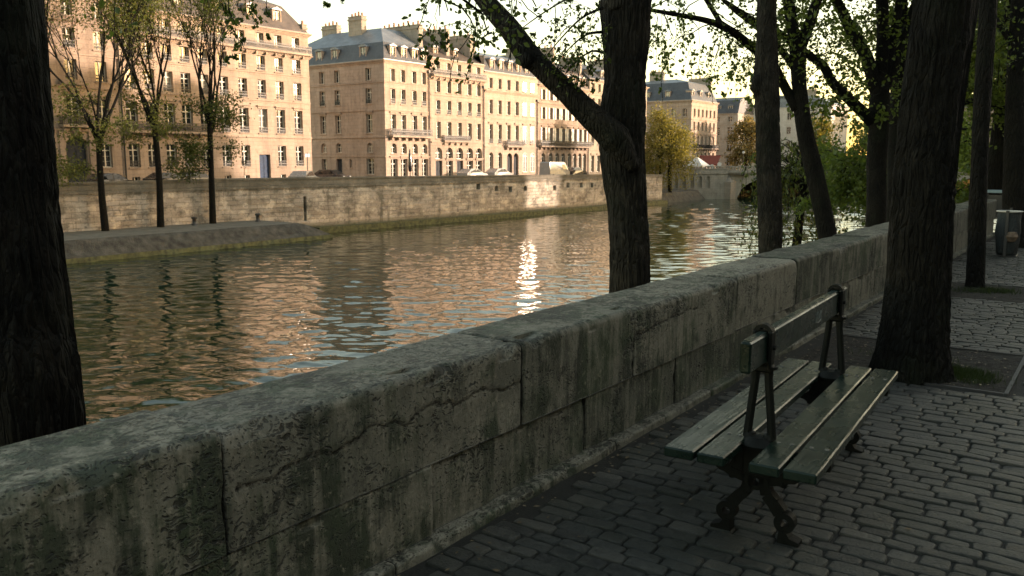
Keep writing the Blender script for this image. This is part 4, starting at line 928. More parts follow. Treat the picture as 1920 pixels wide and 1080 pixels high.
# golden pair on the landing, autumn trees by the bridge
def fulltree(seed, p, zc, rx, rz, h, label, leafm, n, leaf, name='golden_tree', droop=0.):
    T = Tree(seed); org = tuple(p); t = thing(name, label, 'tree', org)
    c = V((p[0], p[1], zc)); lean = V((T.r.uniform(-.4, .4), T.r.uniform(-.3, .3), 0)); T.limb([V(p)-V((0, 0, .3)), (V(p)+c)/2+lean*.5, c+lean, c+V((0, 0, rz*.7))], [.36, .3, .2, .05], 8)
    for k in range(34):
        a = T.r.uniform(0, 6.28); e = T.r.uniform(-.7, 1.); rx_ = rx*T.r.uniform(.6, 1.2); q = c+V((math.cos(a)*rx_*.8*math.sqrt(max(.05, 1-e*e)), math.sin(a)*rx_*.8*math.sqrt(max(.05, 1-e*e)), e*rz*.85-.12*rz*(rx_/rx)**3)); T.limb([c+V((0, 0, e*rz*.4-rz*.15)), (c+q)/2+V((0, 0, .6)), q], [.1, .05, .015], 4)
        m = int(n/34); sp = T.r.uniform(.16, .30)*rx
        for _ in range(m): T.L.append((q+V((T.r.gauss(0, sp), T.r.gauss(0, sp), T.r.gauss(-droop*sp, sp))), leaf*T.r.uniform(.6, 1.3)))
    finish(T, t, org, M['bark_far'], M[leafm], long=1.4)
p1 = atZ(1238, 358, -3.65); p2 = atZ(1256, 358, -3.65)
fulltree(81, p1, 3.8, 3.6, 7.0, 12, 'golden green riverside tree, left of the pair beside the bridge abutment', 'leaf_gold', 8000, .20)
fulltree(82, p2, 3.2, 3.8, 6.6, 12, 'golden green riverside tree, right of the pair beside the bridge abutment', 'leaf_gold', 8000, .20)
fulltree(83, (-70.5, 190, -1), 5.6, 3.6, 6.0, 13, 'russet tree on the street above the bridge left of the straight trunk', 'leaf_rust', 4600, .36, 'autumn_tree')
fulltree(84, (-56, 196, -1), 4.5, 4.2, 6.2, 12, 'golden tree beyond the bridge right of the straight trunk', 'leaf_gold', 4600, .36, 'autumn_tree')
fulltree(85, (-45, 200, -3), 3.2, 4.8, 5.5, 11, 'olive green tree beyond the bridge behind the leaning trunk', 'leaf_willow', 4200, .4, 'autumn_tree')
fulltree(86, (-30, 215, -3), 3.0, 5.2, 5.5, 11, 'dull green tree far beyond the bridge behind the spreading tree', 'leaf_willow', 4200, .4, 'autumn_tree')

# grass tuft at the foot of the broad trunk, moss by the slim one, fallen leaves
def blades(spots, seed, name):
    T = Tree(seed); b = MB()
    for x, y, r, n in spots:
        for _ in range(n):
            px, py = x+T.r.gauss(0, r), y+T.r.gauss(0, r*.7); h = T.r.uniform(.02, .06); a = T.r.uniform(0, 6.28); dx, dy = math.cos(a)*.003, math.sin(a)*.003; lx, ly = T.r.gauss(0, h*.5), T.r.gauss(0, h*.5)
            b.add([(px-dx, py-dy, -.02), (px+dx, py+dy, -.02), (px+lx*.5+dx*.7, py+ly*.5+dy*.7, h*.6-.01), (px+lx, py+ly, h), (px+lx*.5-dx*.7, py+ly*.5-dy*.7, h*.6-.01)], [(0, 1, 2, 3, 4)])
    o = b.build(name, M['grass']); struct(o, 'stuff'); tag(o, 'short green grass tufts growing in the tree pits', 'grass')
blades([(-.92, 7.0, .07, 700), (-.98, 7.15, .06, 400), (-1.0, 6.9, .05, 200), (-.85, 7.12, .09, 700), (-.8, 6.95, .1, 500), (-1.35, 7.4, .15, 300), (-1.2, 11.95, .14, 700), (-1.45, 11.75, .12, 300)], 91, 'grass')
b = MB(); rl = random.Random(17)
for k in range(900):
    u = rl.random()
    if u < .5: x = -2.16+abs(rl.gauss(0, .09)); y = rl.uniform(1.6, 20)
    elif u < .8: x = rl.uniform(PIT_X[0], PIT_X[1]); y = rl.uniform(*PIT_Y)
    else: x = rl.uniform(-2.1, 1); y = rl.uniform(1.8, 14)
    s = rl.uniform(.004, .012) if k % 5 else rl.uniform(.011, .02); a = rl.uniform(0, 6.28); c, q = math.cos(a)*s, math.sin(a)*s; z = .006+rl.uniform(0, .004)
    b.add([(x-c, y-q, z), (x+q*.6, y-c*.6, z+.002), (x+c, y+q, z+rl.uniform(0, .006)), (x-q*.6, y+c*.6, z+.001)], [(0, 1, 2, 3)])
o = struct(b.build('leaf_litter', M['litter']), 'stuff'); tag(o, 'scattered dry leaf crumbs on cobbles and soil', 'leaf litter')
# ------------------------------------------------------------------ buildings
_wc = {}
def arcpts(w, sp, n=12): return [(-w/2*math.cos(math.pi*k/n), sp+w/2*math.sin(math.pi*k/n)) for k in range(n+1)]
def win_mesh(kind, w, h):
    key = (kind, round(w, 2), round(h, 2))
    if key in _wc: return _wc[key]
    f = MB(); p = MB(); fr = .075; a = kind.startswith('arch')
    sp = h-w/2 if a else h
    f.box(-w/2, -w/2+fr, -.07, .02, 0, sp); f.box(w/2-fr, w/2, -.07, .02, 0, sp); f.box(-w/2+fr, w/2-fr, -.07, .02, 0, .10)
    if a:
        o = arcpts(w, sp); i = arcpts(w-2*fr, sp)
        for k in range(12): f.add([(o[k][0], -.07, o[k][1]), (o[k+1][0], -.07, o[k+1][1]), (i[k+1][0], -.07, i[k+1][1]), (i[k][0], -.07, i[k][1])], [(0, 1, 2, 3)]); f.add([(i[k][0], -.07, i[k][1]), (i[k+1][0], -.07, i[k+1][1]), (i[k+1][0], .02, i[k+1][1]), (i[k][0], .02, i[k][1])], [(0, 1, 2, 3)])
        f.box(-w/2+fr, w/2-fr, -.06, .02, sp-.06, sp+.06); f.box(-.03, .03, -.05, .02, sp+.06, h-fr)
    else: f.box(-w/2+fr, w/2-fr, -.07, .02, h-fr, h)
    top = sp-.06 if a else h-fr
    if top > .5:
        f.box(-.055, .055, -.075, .02, .10, top)
        tall = h > 1.9 and not a
        tr = h*.72 if tall else None
        if tall: f.box(-w/2+fr, -.055, -.075, .02, tr-.05, tr+.05); f.box(.055, w/2-fr, -.075, .02, tr-.05, tr+.05)
        nb = 2 if h < 1.7 else 3
        for k in range(1, nb):
            z = .1+((tr-.05 if tall else top)-.1)*k/nb; f.box(-w/2+fr, -.055, -.04, .02, z-.016, z+.016); f.box(.055, w/2-fr, -.04, .02, z-.016, z+.016)
    if a: p.add([(x, 0, z) for x, z in [(-w/2, 0)]+arcpts(w, sp)+[(w/2, 0)]], [tuple(range(15))])
    else: p.quad((-w/2, 0, 0), (w/2, 0, 0), (w/2, 0, h), (-w/2, 0, h))
    def me(b, n, m): 
        q = bpy.data.meshes.new(n); q.from_pydata(b.v, [], b.f); q.materials.append(m); return q
    _wc[key] = (me(f, 'window', M['win']), me(p, 'pane', M['glass'])); return _wc[key]
def guard_mesh(w, hgt=.62):
    key = ('guard', round(w, 2), hgt)
    if key in _wc: return _wc[key]
    b = MB(); b.box(-w/2, w/2, -.03, .0, hgt-.05, hgt); b.box(-w/2, w/2, -.03, 0, .06, .1)
    n = max(4, int(w/.13))
    for k in range(n+1): x = -w/2+w*k/n; b.box(x-.014, x+.014, -.03, 0, 0, hgt-.05)
    b.box(-w/2, w/2, -.028, -.002, hgt*.5-.04, hgt*.5+.04)
    q = bpy.data.meshes.new('railing'); q.from_pydata(b.v, [], b.f); q.materials.append(M['rail']); _wc[key] = q; return q
ROT = {(1, 0): math.pi/2, (0, -1): 0., (-1, 0): -math.pi/2, (0, 1): math.pi}
class Bld:
    def __init__(s, name, label, org, fac, group='stone houses along the opposite quay'):
        s.org = V(org); s.t = thing(name, label, 'building', org, 0, group); s.w = MB(); s.fac = fac; s.cor = MB(); s.roof = MB(); s.chim = []; s.z0 = org[2]
    def facade(s, O, U, N, L, ztop, wins, d=.42):
        """wins: (u, v0, v1, w, kind, opt) in world z; facade runs from the street up"""
        O = V((O[0], O[1], 0)); U = V((*U, 0)); Nn = V((*N, 0)); ops = []
        for u, v0, v1, w, kind, opt in wins: ops.append((u-w/2, u+w/2, v0, v1, kind.startswith('arch')))
        facewall(s.w, O, U, Nn, L, s.z0, ztop, ops, d)
        for u, v0, v1, w, kind, opt in wins:
            loc = O+U*u-Nn*(d-.03)+V((0, 0, v0))-s.org; rz = ROT[tuple(int(round(c)) for c in N)]
            if 'door' in kind:
                b = MB(); h = v1-v0; sp = h-w/2 if kind.startswith('arch') else h; dh = sp if kind.startswith('arch') else h
                b.box(-w/2, -.012, -.06, 0, 0, dh-.05); b.box(.012, w/2, -.06, 0, 0, dh-.05)
                for x0, x1 in ((-w/2+.12, -.1), (.1, w/2-.12)):
                    for za, zb in ((.15, dh*.4), (dh*.45, dh*.92)): b.bbox(x0, x1, -.09, -.06, za, zb, .02)
                if kind.startswith('arch'):
                    b.box(-w/2, w/2, -.07, 0, sp-.06, sp+.08)
                    b.add([(x, -.01, z) for x, z in arcpts(w, sp)], [tuple(range(13))])
                    for k in range(1, 6): th = math.pi*k/6; c, q = math.cos(th)*w/2, math.sin(th)*w/2; b.tube([(0, -.03, sp+.08), (c, -.03, sp+q)], .03, 4)
                o = b.build('door', opt or M['door'], s.t); o.location = loc; o.rotation_euler = (0, 0, rz); continue
            f, p = win_mesh(kind, w, v1-v0)
            o = link('window', f, s.t); o.location = loc; o.rotation_euler = (0, 0, rz); link('pane', p, o)
            if opt == 'g':
                g = link('railing', guard_mesh(w), o); g.location = (0, -d+.07, 0)
            if opt == 's' and not kind.startswith('arch'):           # shutters folded back on the wall
                for sx in (-1, 1):
                    sh = MB()
                    x0, x1 = sorted((sx*(w/2+.02), sx*(w/2+w*.46)))
                    sh.bbox(x0, x1, -d-.05, -d-.01, 0, v1-v0, .01)
                    for k in range(int((v1-v0)/.12)): sh.box(x0+.06, x1-.06, -d-.062, -d-.05, .05+k*.12, .12+k*.12)
                    sh.build('shutter', M['win'], o)

            # sill / surround as part of the wall
            P0 = O+U*(u-w/2-.14)+V((0, 0, v0-.14))
            s.obox(s.w, O, U, Nn, u-w/2-.12, u+w/2+.12, v0-.13, v0-.002, .0, .11)
            if opt == 'l' or (v1-v0 > 2.3 and not kind.startswith('arch')): s.obox(s.w, O, U, Nn, u-w/2-.2, u+w/2+.2, v1+.22, v1+.36, 0, .2); s.obox(s.w, O, U, Nn, u-w/2-.12, u+w/2+.12, v1+.003, v1+.218, 0, .06)
    def obox(s, b, O, U, N, u0, u1, v0, v1, w0, w1):
        O = V((O[0], O[1], 0)); U = V((U[0], U[1], 0)); N = V((N[0], N[1], 0))
        P = lambda u, v, w: O+U*u+N*w+V((0, 0, v))
        vs = [P(u, v, w) for v in (v0, v1) for u, w in ((u0, w0), (u0, w1), (u1, w1), (u1, w0))]
        b.add(vs, ((3, 2, 1, 0), (4, 5, 6, 7), (0, 1, 5, 4), (1, 2, 6, 5), (2, 3, 7, 6), (3, 0, 4, 7)))
    def string(s, O, U, N, L, z, h=.16, w=.1): s.obox(s.w, O, U, N, 0, L, z-h/2, z+h/2, .002, w)
    def cornice(s, O, U, N, L, z, big=1., e0=0, e1=0):
        for h0, h1, w in ((-.42, -.26, .14), (-.26, -.1, .28), (-.1, .06, .45)): s.obox(s.cor, O, U, N, -e0*w*big, L+e1*w*big, z+h0*big, z+h1*big-.002, .003, w*big)
    def mansard(s, x0, x1, y0, y1, tiers, z, m0=0):
        """tiers: (z, back, front, left, right insets, material)"""
        r = [(x0, x1, y0, y1, z)]
        for tz, ib, if_, il, ir, m in tiers:
            a = r[-1]; c = (a[0]+ib, a[1]-if_, a[2]+il, a[3]-ir, tz)
            A = [(a[0], a[2], a[4]), (a[1], a[2], a[4]), (a[1], a[3], a[4]), (a[0], a[3], a[4])]; B = [(c[0], c[2], tz), (c[1], c[2], tz), (c[1], c[3], tz), (c[0], c[3], tz)]
            for k in range(4): j = (k+1) % 4; s.roof.quad(A[k], A[j], B[j], B[k], m)
            r.append(c)
        c = r[-1]; s.roof.quad((c[0], c[2], c[4]), (c[1], c[2], c[4]), (c[1], c[3], c[4]), (c[0], c[3], c[4]), m)
        # eave gutter roll
        s.roof.box(x0, x1+.02, y0-.02, y1, z-.02, z+.1, m)
    def dormer(s, px, py, N, z, w, h, depth=1.6, arched=False):
        N2 = V((*N, 0)); rz = ROT[tuple(int(round(c)) for c in N)]
        b = MB(); t = .14
        b.box(-w/2-t, -w/2, 0, depth, 0, h+.1, 0); b.box(w/2, w/2+t, 0, depth, 0, h+.1, 0); b.box(-w/2, w/2, 0, .2, -.12, .0, 0)
        if arched:
            o = [(-(w/2+t+.08)*math.cos(math.pi*k/8), h+.1+.5*(w/2+t)*math.sin(math.pi*k/8)) for k in range(9)]
            b.prism([(x, z_) for x, z_ in o], -.1, depth, 1)
        else: b.prism([(-w/2-t-.08, h+.1), (w/2+t+.08, h+.1), (w/2+t+.08, h+.2), (0, h+.2+w*.28), (-w/2-t-.08, h+.2)], -.1, depth, 1)
        o = b.build('dormer', [s.fac, M['zinc']], s.t); o.location = V((px, py, z))-s.org; o.rotation_euler = (0, 0, rz)
        f, p = win_mesh('case', w, h); q = link('dormer_window', f, o); q.location = (0, .16, 0); 
        g = link('pane', p, o); g.location = (0, .16, 0)
    def chimney(s, x0, x1, y0, y1, z0, z1, pots=0):
        b = MB(); b.box(x0, x1, y0, y1, z0, z1, 0); b.box(x0-.1, x1+.1, y0-.1, y1+.1, z1-.45, z1-.25, 0); b.box(x0-.06, x1+.06, y0-.06, y1+.06, z1, z1+.1, 0)
        lx = x1-x0; ly = y1-y0
        for k in range(pots):
            f = (k+.5)/pots; cx, cy = (x0+lx*f, (y0+y1)/2) if lx > ly else ((x0+x1)/2, y0+ly*f)
            b.lathe([(.15, z1+.1), (.12, z1+.5+.1*(k*7 % 3)), (.15, z1+.52+.1*(k*7 % 3)), (.1, z1+.53+.1*(k*7 % 3))], (cx, cy, 0), 8, 1)
        s.chim.append(b)
    def balcony(s, O, U, N, u0, u1, z, w=.75, h=.85):
        b = MB(); s.obox(b, O, U, N, u0, u1, z-.22, z, .004, w)
        k = u0+.3
        while k < u1: s.obox(b, O, U, N, k-.1, k+.1, z-.62, z-.222, .004, w*.55); k += 1.3
        o = b.build('balcony', s.fac, s.t, s.org)
        r = MB(); e = w-.06
        s.obox(r, O, U, N, u0, u1, z+h-.05, z+h, e-.04, e); s.obox(r, O, U, N, u0, u1, z+.05, z+.09, e-.03, e-.01); s.obox(r, O, U, N, u0, u1, z+h*.55, z+h*.7, e-.025, e-.015)
        n = int((u1-u0)/.14)
        for k in range(n+1): u = u0+(u1-u0)*k/n; s.obox(r, O, U, N, u-.022, u+.022, z, z+h-.05, e-.043, e-.003)
        for u in (u0, u1): s.obox(r, O, U, N, u-.02, u+.02, z+h-.05, z+h, .0, e-.04); s.obox(r, O, U, N, u-.02, u+.02, z+.05, z+.09, .0, e-.04)
        for u in (u0, u1):
            for k in range(5): s.obox(r, O, U, N, u-.012, u+.012, z, z+h-.05, e*k/5, e*k/5+.03)
        r.build('railing', M['rail'], o, s.org)
    def box(s, x0, x1, y0, y1, z1):                                  # blind back and party walls
        z0 = s.z0
        s.w.quad((x0, y0, z0), (x0, y1, z0), (x0, y1, z1), (x0, y0, z1))
    def side(s, x0, x1, y, z1, flip=False):
        a, b = (x0, x1) if not flip else (x1, x0); s.w.quad((a, y, s.z0), (b, y, s.z0), (b, y, z1), (a, y, z1))
    def pipe(s, x, y, z1):
        b = MB(); b.tube([(x, y, s.z0), (x, y, z1)], .07, 6); b.box(x-.14, x+.14, y-.14, y+.14, z1-.35, z1, 0); b.build('downpipe', M['rail'], s.t, s.org)
    def done(s, roofm):
        s.w.build('wall', s.fac, s.t, s.org)
        if s.cor.v: s.cor.build('cornice', s.fac, s.t, s.org)
        r = s.roof.build('roof', roofm, s.t, s.org)
        for b in s.chim: b.build('chimney', [M['chim'], M['pot']], r, s.org)
XF = -78.; XB = -92.; ZS = -1.0; FU, FN = (0, 1), (1, 0); SU, SN = (1, 0), (0, -1)
def rows(cols, y0, specs):
    """specs: (z0, z1, w, kind, opt) for each storey"""
    return [(c-y0, a, b, w, k, o) for a, b, w, k, o in specs for c in cols]

# A - block with the arched portal (far left)
y0, y1 = 22, 45.4
B = Bld('stone_house', 'stone house with an arched carriage portal under a balcony, behind the first bank trees', (XF, y0, ZS), FAC[4])
cols = [24.4, 27.1, 29.8, 32.5, 35.2, 37.9]
w = rows(cols, y0, [(.6, 3.1, 1.15, 'case', ''), (4.8, 7.45, 1.2, 'case', 'g')])+rows(cols+[41.1, 43.9], y0, [(8.75, 10.6, 1.1, 'case', 'g'), (11.6, 13.35, 1.1, 'case', 'g'), (14.4, 15.85, 1.0, 'case', '')])
w += [(41.1-y0, ZS+.02, 3.75, 1.95, 'archdoor', None), (41.1-y0, 4.75, 7.5, 1.25, 'case', 'l'), (43.9-y0, .9, 3.1, 1.1, 'case', ''), (43.9-y0, 4.8, 7.2, 1.1, 'case', 'g')]
B.facade((XF, y0), FU, FN, y1-y0, 16.4, w); O = (XF, y0)
for z, h, ww in ((4.3, .2, .14), (8.15, .18, .14), (11.05, .14, .1), (13.95, .18, .16)): B.string(O, FU, FN, y1-y0, z, h, ww)
B.obox(B.w, O, FU, FN, 39.9-y0, 42.3-y0, 8.3, 8.75, .141, .34); B.obox(B.w, O, FU, FN, 40.85-y0, 41.35-y0, 3.78, 4.2, 0, .22)
for u in (39.75, 42.45): B.obox(B.w, O, FU, FN, u-y0-.22, u-y0+.22, ZS, 4.19, .0, .12)
B.balcony(O, FU, FN, 39.7-y0, 42.5-y0, 4.75, .7, .85)
B.cornice(O, FU, FN, y1-y0, 16.4, .9); B.box(XB, XF, y0, y1, 16.4); B.side(XB, XF, y0, 16.4); B.side(XB, XF, y1, 16.4, True)
B.mansard(XB, XF, y0, y1, [(19.4, 1.4, 1.4, 0, 0, 0), (21, 4.5, 4.5, 0, 0, 1)], 16.48)
for c in (27.1, 32.5, 37.9, 42.4): B.dormer(XF-.35, c, FN, 16.9, 1.0, 1.5)
B.chimney(-88, -80.5, y1-.8, y1-.02, 17, 23, 6)
B.done([M['slate'], M['zinc']])

# B - corner block with the long balcony and hipped roof
y0, y1 = 45.43, 68.9
B = Bld('stone_house', 'warm corner house with long iron balcony and brown hipped roof, left of the side street', (XF, y0, ZS), FAC[0])
cols = [46.7, 48.7, 50.7, 52.7, 54.8, 57.2, 59.6, 62.1, 64.56, 67.1]
w = rows(cols, y0, [(4.55, 7.17, 1.2, 'case', 'g'), (8.3, 10.29, 1.12, 'case', 'g'), (11.3, 12.86, 1.1, 'case', 'g'), (13.95, 15.3, 1.0, 'case', '')])
w += rows([c for c in cols if c != 62.1], y0, [(.9, 3.18, 1.15, 'case', 'g'), (-.75, -.02, .8, 'case', '')])+[(62.1-y0, ZS+.02, 2.2, 1.5, 'door', M['bluedoor'])]
B.facade((XF, y0), FU, FN, y1-y0, 15.75, w); O = (XF, y0); L = y1-y0
for z, h, ww in ((4.12, .2, .14), (8.1, .16, .12), (11.05, .14, .1)): B.string(O, FU, FN, L, z, h, ww)
B.balcony(O, FU, FN, .4, 9.6, 4.42, .8, .85); B.balcony(O, FU, FN, 0.05, L, 13.6, .62, .8)
B.cornice(O, FU, FN, L, 13.4, .8, 0, 1); B.cornice(O, FU, FN, L, 15.85, .8, 0, 1); B.box(XB, XF, y0, y1, 15.75); B.side(XB, XF, y1, 15.75, True); B.side(XB, XF, y0, 15.75)
B.mansard(XB, XF+.1, y0, y1+.1, [(18.9, 1.9, 2.0, 0, 2.2, 0), (20.6, 4, 4., 0, 4., 0)], 15.92)
for c in (48.7, 52.7, 57.2, 61.5, 65.0): B.dormer(XF-.55, c, FN, 16.55, .95, 1.45, 1.7)
B.chimney(-89, -84, 57, 57.8, 18, 23.0, 5); B.chimney(XF-.9, XF-.2, 68.3, 68.95, 15.4, 16.9, 1)
B.pipe(XF+.12, y0+.2, 15.6)
B.done([M['brownroof'], M['zinc']])

# C - corner block with shaded flank
y0, y1 = 81.3, 90.2
B = Bld('stone_house', 'corner house with shaded flank wall and blue slate mansard, right of the side street', (XF, y0, ZS), FAC[1])
cols = [82.86, 84.79, 86.98, 88.92]; O = (XF, y0); L = y1-y0
w = rows(cols, y0, [(11.66, 13.21, .92, 'case', ''), (8.83, 10.7, .95, 'case', 'g'), (4.96, 7.44, 1.0, 'case', ''), (2.45, 3.75, 1.05, 'arch', ''), (-.6, 1.75, 1.3, 'case', '')])
B.facade(O, FU, FN, L, 14.2, w)
XC = -97.5; So = (XC, y0); sl = XF-XC; sc = [-XC-89.6, -XC-86.66, -XC-80.85]
w = [(u, a, b, ww, k, o) for u in sc for a, b, ww, k, o in ((11.75, 13.35, 1.0, 'case', ''), (8.85, 10.8, 1.05, 'case', 'g'), (5.1, 7.5, 1.1, 'case', 'l'), (2.55, 3.85, 1.05, 'arch', ''))]
w += [(sc[0], .0, 1.75, 1.0, 'case', ''), (sc[1], ZS+.02, 1.75, 1.1, 'door', None), (sc[2], -.3, 1.8, 1.35, 'case', ''), (sc[1]+2.2, .6, 1.7, .5, 'case', '')]
B.facade(So, SU, SN, sl, 14.2, w)
for z, h, ww in ((11.5, .14, .1), (8.0, .16, .12), (4.55, .2, .14), (2.05, .12, .09)):
    B.string(O, FU, FN, L, z, h, ww) if z > 2.2 else None; B.string(So, SU, SN, sl+(ww if z > 2.2 else 0), z, h, ww)
B.balcony(O, FU, FN, .6, L-.5, 4.75, .8, .85)
B.cornice(O, FU, FN, L, 14.2, .8, 1, 0); B.cornice(So, SU, SN, sl, 14.2, .8, 0, 0)
B.box(XC, XF, y0, y1, 14.2); B.side(XC, XF, y1, 16.4, True)
B.mansard(XC, XF+.05, y0-.05, y1, [(16.6, .9, .95, .95, 0, 0), (19.0, 4.2, 3.6, 3.4, 0, 1)], 14.28)
for c in (83.2, 85.3, 87.4, 89.2): B.dormer(XF-.16, c, FN, 14.75, .85, 1.25, 1.3)
for x in (-95, -90.2, -87.2, -81.9): B.dormer(x, y0+.18, SN, 14.75, .95, 1.25, 1.3, True)
B.chimney(-86.3, -79.2, y1-.75, y1-.02, 15, 19.6, 8); B.chimney(-94.6, -91.6, 86.2, 87, 17, 20.2, 4); B.chimney(-87.4, -84.9, 84.4, 85.3, 17, 20.6, 4); B.chimney(-90.4, -89.4, 88, 89.6, 15, 19.2, 2)
B.pipe(XF+.12, y1-.35, 13.6)
B.done([M['slate'], M['zinc']])

# D - five bays over a row of tall arches
y0, y1 = 90.23, 102.3
B = Bld('stone_house', 'five bay house over tall arched shopfronts with balcony of attic windows and slab chimneys', (XF, y0, ZS), FAC[2])
cols = [91.85, 94.19, 96.5, 98.81, 100.96]; O = (XF, y0); L = y1-y0
w = rows(cols, y0, [(13.35, 14.9, .92, 'case', ''), (10.82, 12.4, .98, 'case', ''), (7.9, 9.76, .98, 'case', 'g'), (4.55, 6.85, 1.0, 'case', ''), (1.75, 3.32, 1.5, 'arch', '')])
w += [(c-y0, ZS+.02, 1.5, 1.45, k, o) for c, k, o in zip(cols, ('door', 'case', 'door', 'case', 'case'), (None, '', None, '', ''))]
B.facade(O, FU, FN, L, 15.25, w)
for z, h, ww in ((10.45, .12, .08), (7.3, .14, .1), (4.05, .2, .14), (3.6, .08, .06)): B.string(O, FU, FN, L, z, h, ww)
B.balcony(O, FU, FN, .15, L-.1, 13.1, .6, .8); B.balcony(O, FU, FN, 2.4, 8.2, 4.3, .5, .7)
B.cornice(O, FU, FN, L, 12.86, .7); B.cornice(O, FU, FN, L, 15.3, .5); B.box(XB, XF, y0, y1, 15.25); B.side(XB, XF, y0, 15.3); B.side(XB, XF, y1, 15.3, True)
B.mansard(XB, XF, y0, y1, [(18.6, 5.5, 5.5, 0, 0, 0)], 15.36)
for c in (93.2, 97.6): B.dormer(XF-1.5, c, FN, 16.1, .7, .9, 1.7)
B.chimney(-84.2, -79.3, 95.3, 96.0, 16, 19.7, 5); B.chimney(-84.6, -79.5, 100.9, 101.6, 15.8, 19.6, 4); B.chimney(-88, -84.5, 98, 98.7, 17, 19.8, 4)
for c in cols:
    b = MB(); b.bbox(XF-.30, XF-.22, c-.72, c+.72, 1.50, 1.76, .01); b.build('signboard', M['sign'], B.t, B.org)
B.pipe(XF+.12, y1-.25, 12.4)
B.done([M['brownroof'], M['zinc']])
# E - six bays with a central doorway
y0, y1 = 102.33, 116.5
B = Bld('stone_house', 'pale six bay house with heavy upper cornice and twin arched doorway in the centre', (XF, y0, ZS), FAC[3])
cols = [103.95, 106.2, 108.5, 110.7, 112.84, 114.99]; O = (XF, y0); L = y1-y0
w = rows(cols, y0, [(12.15, 13.67, .92, 'case', ''), (8.45, 10.5, .95, 'case', ''), (4.1, 6.9, 1.0, 'case', 'g')])+rows([103.95, 106.2, 112.84, 114.99], y0, [(-.3, 2.75, 1.1, 'arch', '')])+rows([108.75, 110.45], y0, [(ZS+.02, 2.65, 1.35, 'archdoor', None)])
B.facade(O, FU, FN, L, 14.45, w)
for z, h, ww in ((7.75, .14, .1), (3.55, .2, .13)): B.string(O, FU, FN, L, z, h, ww)
for o in B.t.children:                                               # windows turned and pushed out to throw a sun glint on the water
    if o.name.startswith('window') and (abs(o.location.y+y0-112.84) < .1 or abs(o.location.y+y0-114.99) < .1):
        o.rotation_euler.z -= R(6.6); o.location.x += .35
        for ch in o.children:
            if ch.name.startswith('pane'): ch.data = ch.data.copy(); ch.data.materials.clear(); ch.data.materials.append(M['glass_flat'])
B.balcony(O, FU, FN, 107.4-y0, 111.8-y0, 3.75, .7, .75); B.cornice(O, FU, FN, L, 11.85, .85); B.cornice(O, FU, FN, L, 14.5, .55); B.box(XB, XF, y0, y1, 14.45); B.side(XB, XF, y0, 16.8); B.side(XB, XF, y1, 16.8, True)
B.mansard(XB, XF, y0, y1, [(16.9, 1., 1., 0, 0, 0), (18.2, 5, 5., 0, 0, 1)], 14.56)
for c in (104.6, 106.9, 109.2, 111.5, 113.8): B.dormer(XF-.2, c, FN, 14.95, .9, 1.35, 1.4, True)
B.chimney(-84, -80, 116, 116.5, 16, 19.4, 3); B.chimney(-88, -80, 102.4, 102.9, 16, 18.9, 6)
B.pipe(XF+.12, y1-.3, 11.2)
B.done([M['slate'], M['zinc']])
# F - eight bays with first floor balcony
y0, y1 = 116.53, 132.8
B = Bld('stone_house', 'eight bay house with a continuous first floor balcony, left of the forked trunk', (XF, y0, ZS), FAC[4])
cols = [118.2, 120.45, 122.4, 124.3, 126.3, 128.1, 129.8, 131.4]; O = (XF, y0); L = y1-y0
w = rows(cols, y0, [(11.3, 12.9, .9, 'case', 's'), (8.23, 10.08, .9, 'case', 's'), (4.4, 6.84, .95, 'case', 's'), (-.6, 2.74, 1.15, 'arch', '')])
B.facade(O, FU, FN, L, 13.6, w)
for z, h, ww in ((10.75, .2, .16), (7.5, .14, .1), (3.35, .2, .12)): B.string(O, FU, FN, L, z, h, ww)
B.balcony(O, FU, FN, .2, L-.2, 3.9, .75, .85); B.cornice(O, FU, FN, L, 13.65, .8); B.box(XB, XF, y0, y1, 13.6); B.side(XB, XF, y0, 13.6); B.side(XB, XF, y1, 13.6, True)
B.mansard(XB, XF, y0, y1, [(16.3, 1.2, 1.2, 0, 0, 0), (18.6, 5, 5., 0, 0, 0)], 13.72)
for c in cols: B.dormer(XF-.3, c, FN, 14.3, .75, 1.2, 1.4)
B.chimney(-86, -80, 124, 124.6, 16, 20.2, 5); B.chimney(-84, -79.6, 132.1, 132.75, 15, 19.4, 4)
B.pipe(XF+.12, y1-.3, 13)
B.done([M['brownroof'], M['zinc']])
# G - narrow and wide neighbours partly behind the trunk
y0, y1 = 132.83, 155
B = Bld('stone_house', 'plain stone house partly hidden behind the forked trunk, with rows of small windows', (XF, y0, ZS), FAC[5])
cols = [134.2+2.15*k for k in range(10)]; O = (XF, y0); L = y1-y0
w = rows(cols, y0, [(13.6, 15.0, .85, 'case', ''), (10.8, 12.4, .9, 'case', ''), (7.8, 9.7, .9, 'case', ''), (4.2, 6.6, .95, 'case', 'g'), (-.5, 2.4, 1.15, 'case', '')])
B.facade(O, FU, FN, L, 15.6, w)
for z, h, ww in ((13.1, .14, .1), (10.2, .14, .1), (7.2, .14, .1), (3.4, .2, .12)): B.string(O, FU, FN, L, z, h, ww)
B.cornice(O, FU, FN, L, 15.65, .8, 0, 1); B.box(XB, XF, y0, y1, 15.6); B.side(XB, XF, y0, 15.6); B.side(XB, XF, y1, 15.6, True)
B.mansard(XB, XF, y0, y1, [(18.6, 3.2, 3.2, 0, 3, 0)], 15.72)
for c in cols[::2]: B.dormer(XF-.7, c, FN, 16.2, .8, 1.1, 1.4)
B.chimney(-85, -80.5, 144, 144.6, 16, 20, 5)
B.done([M['slate'], M['zinc']])
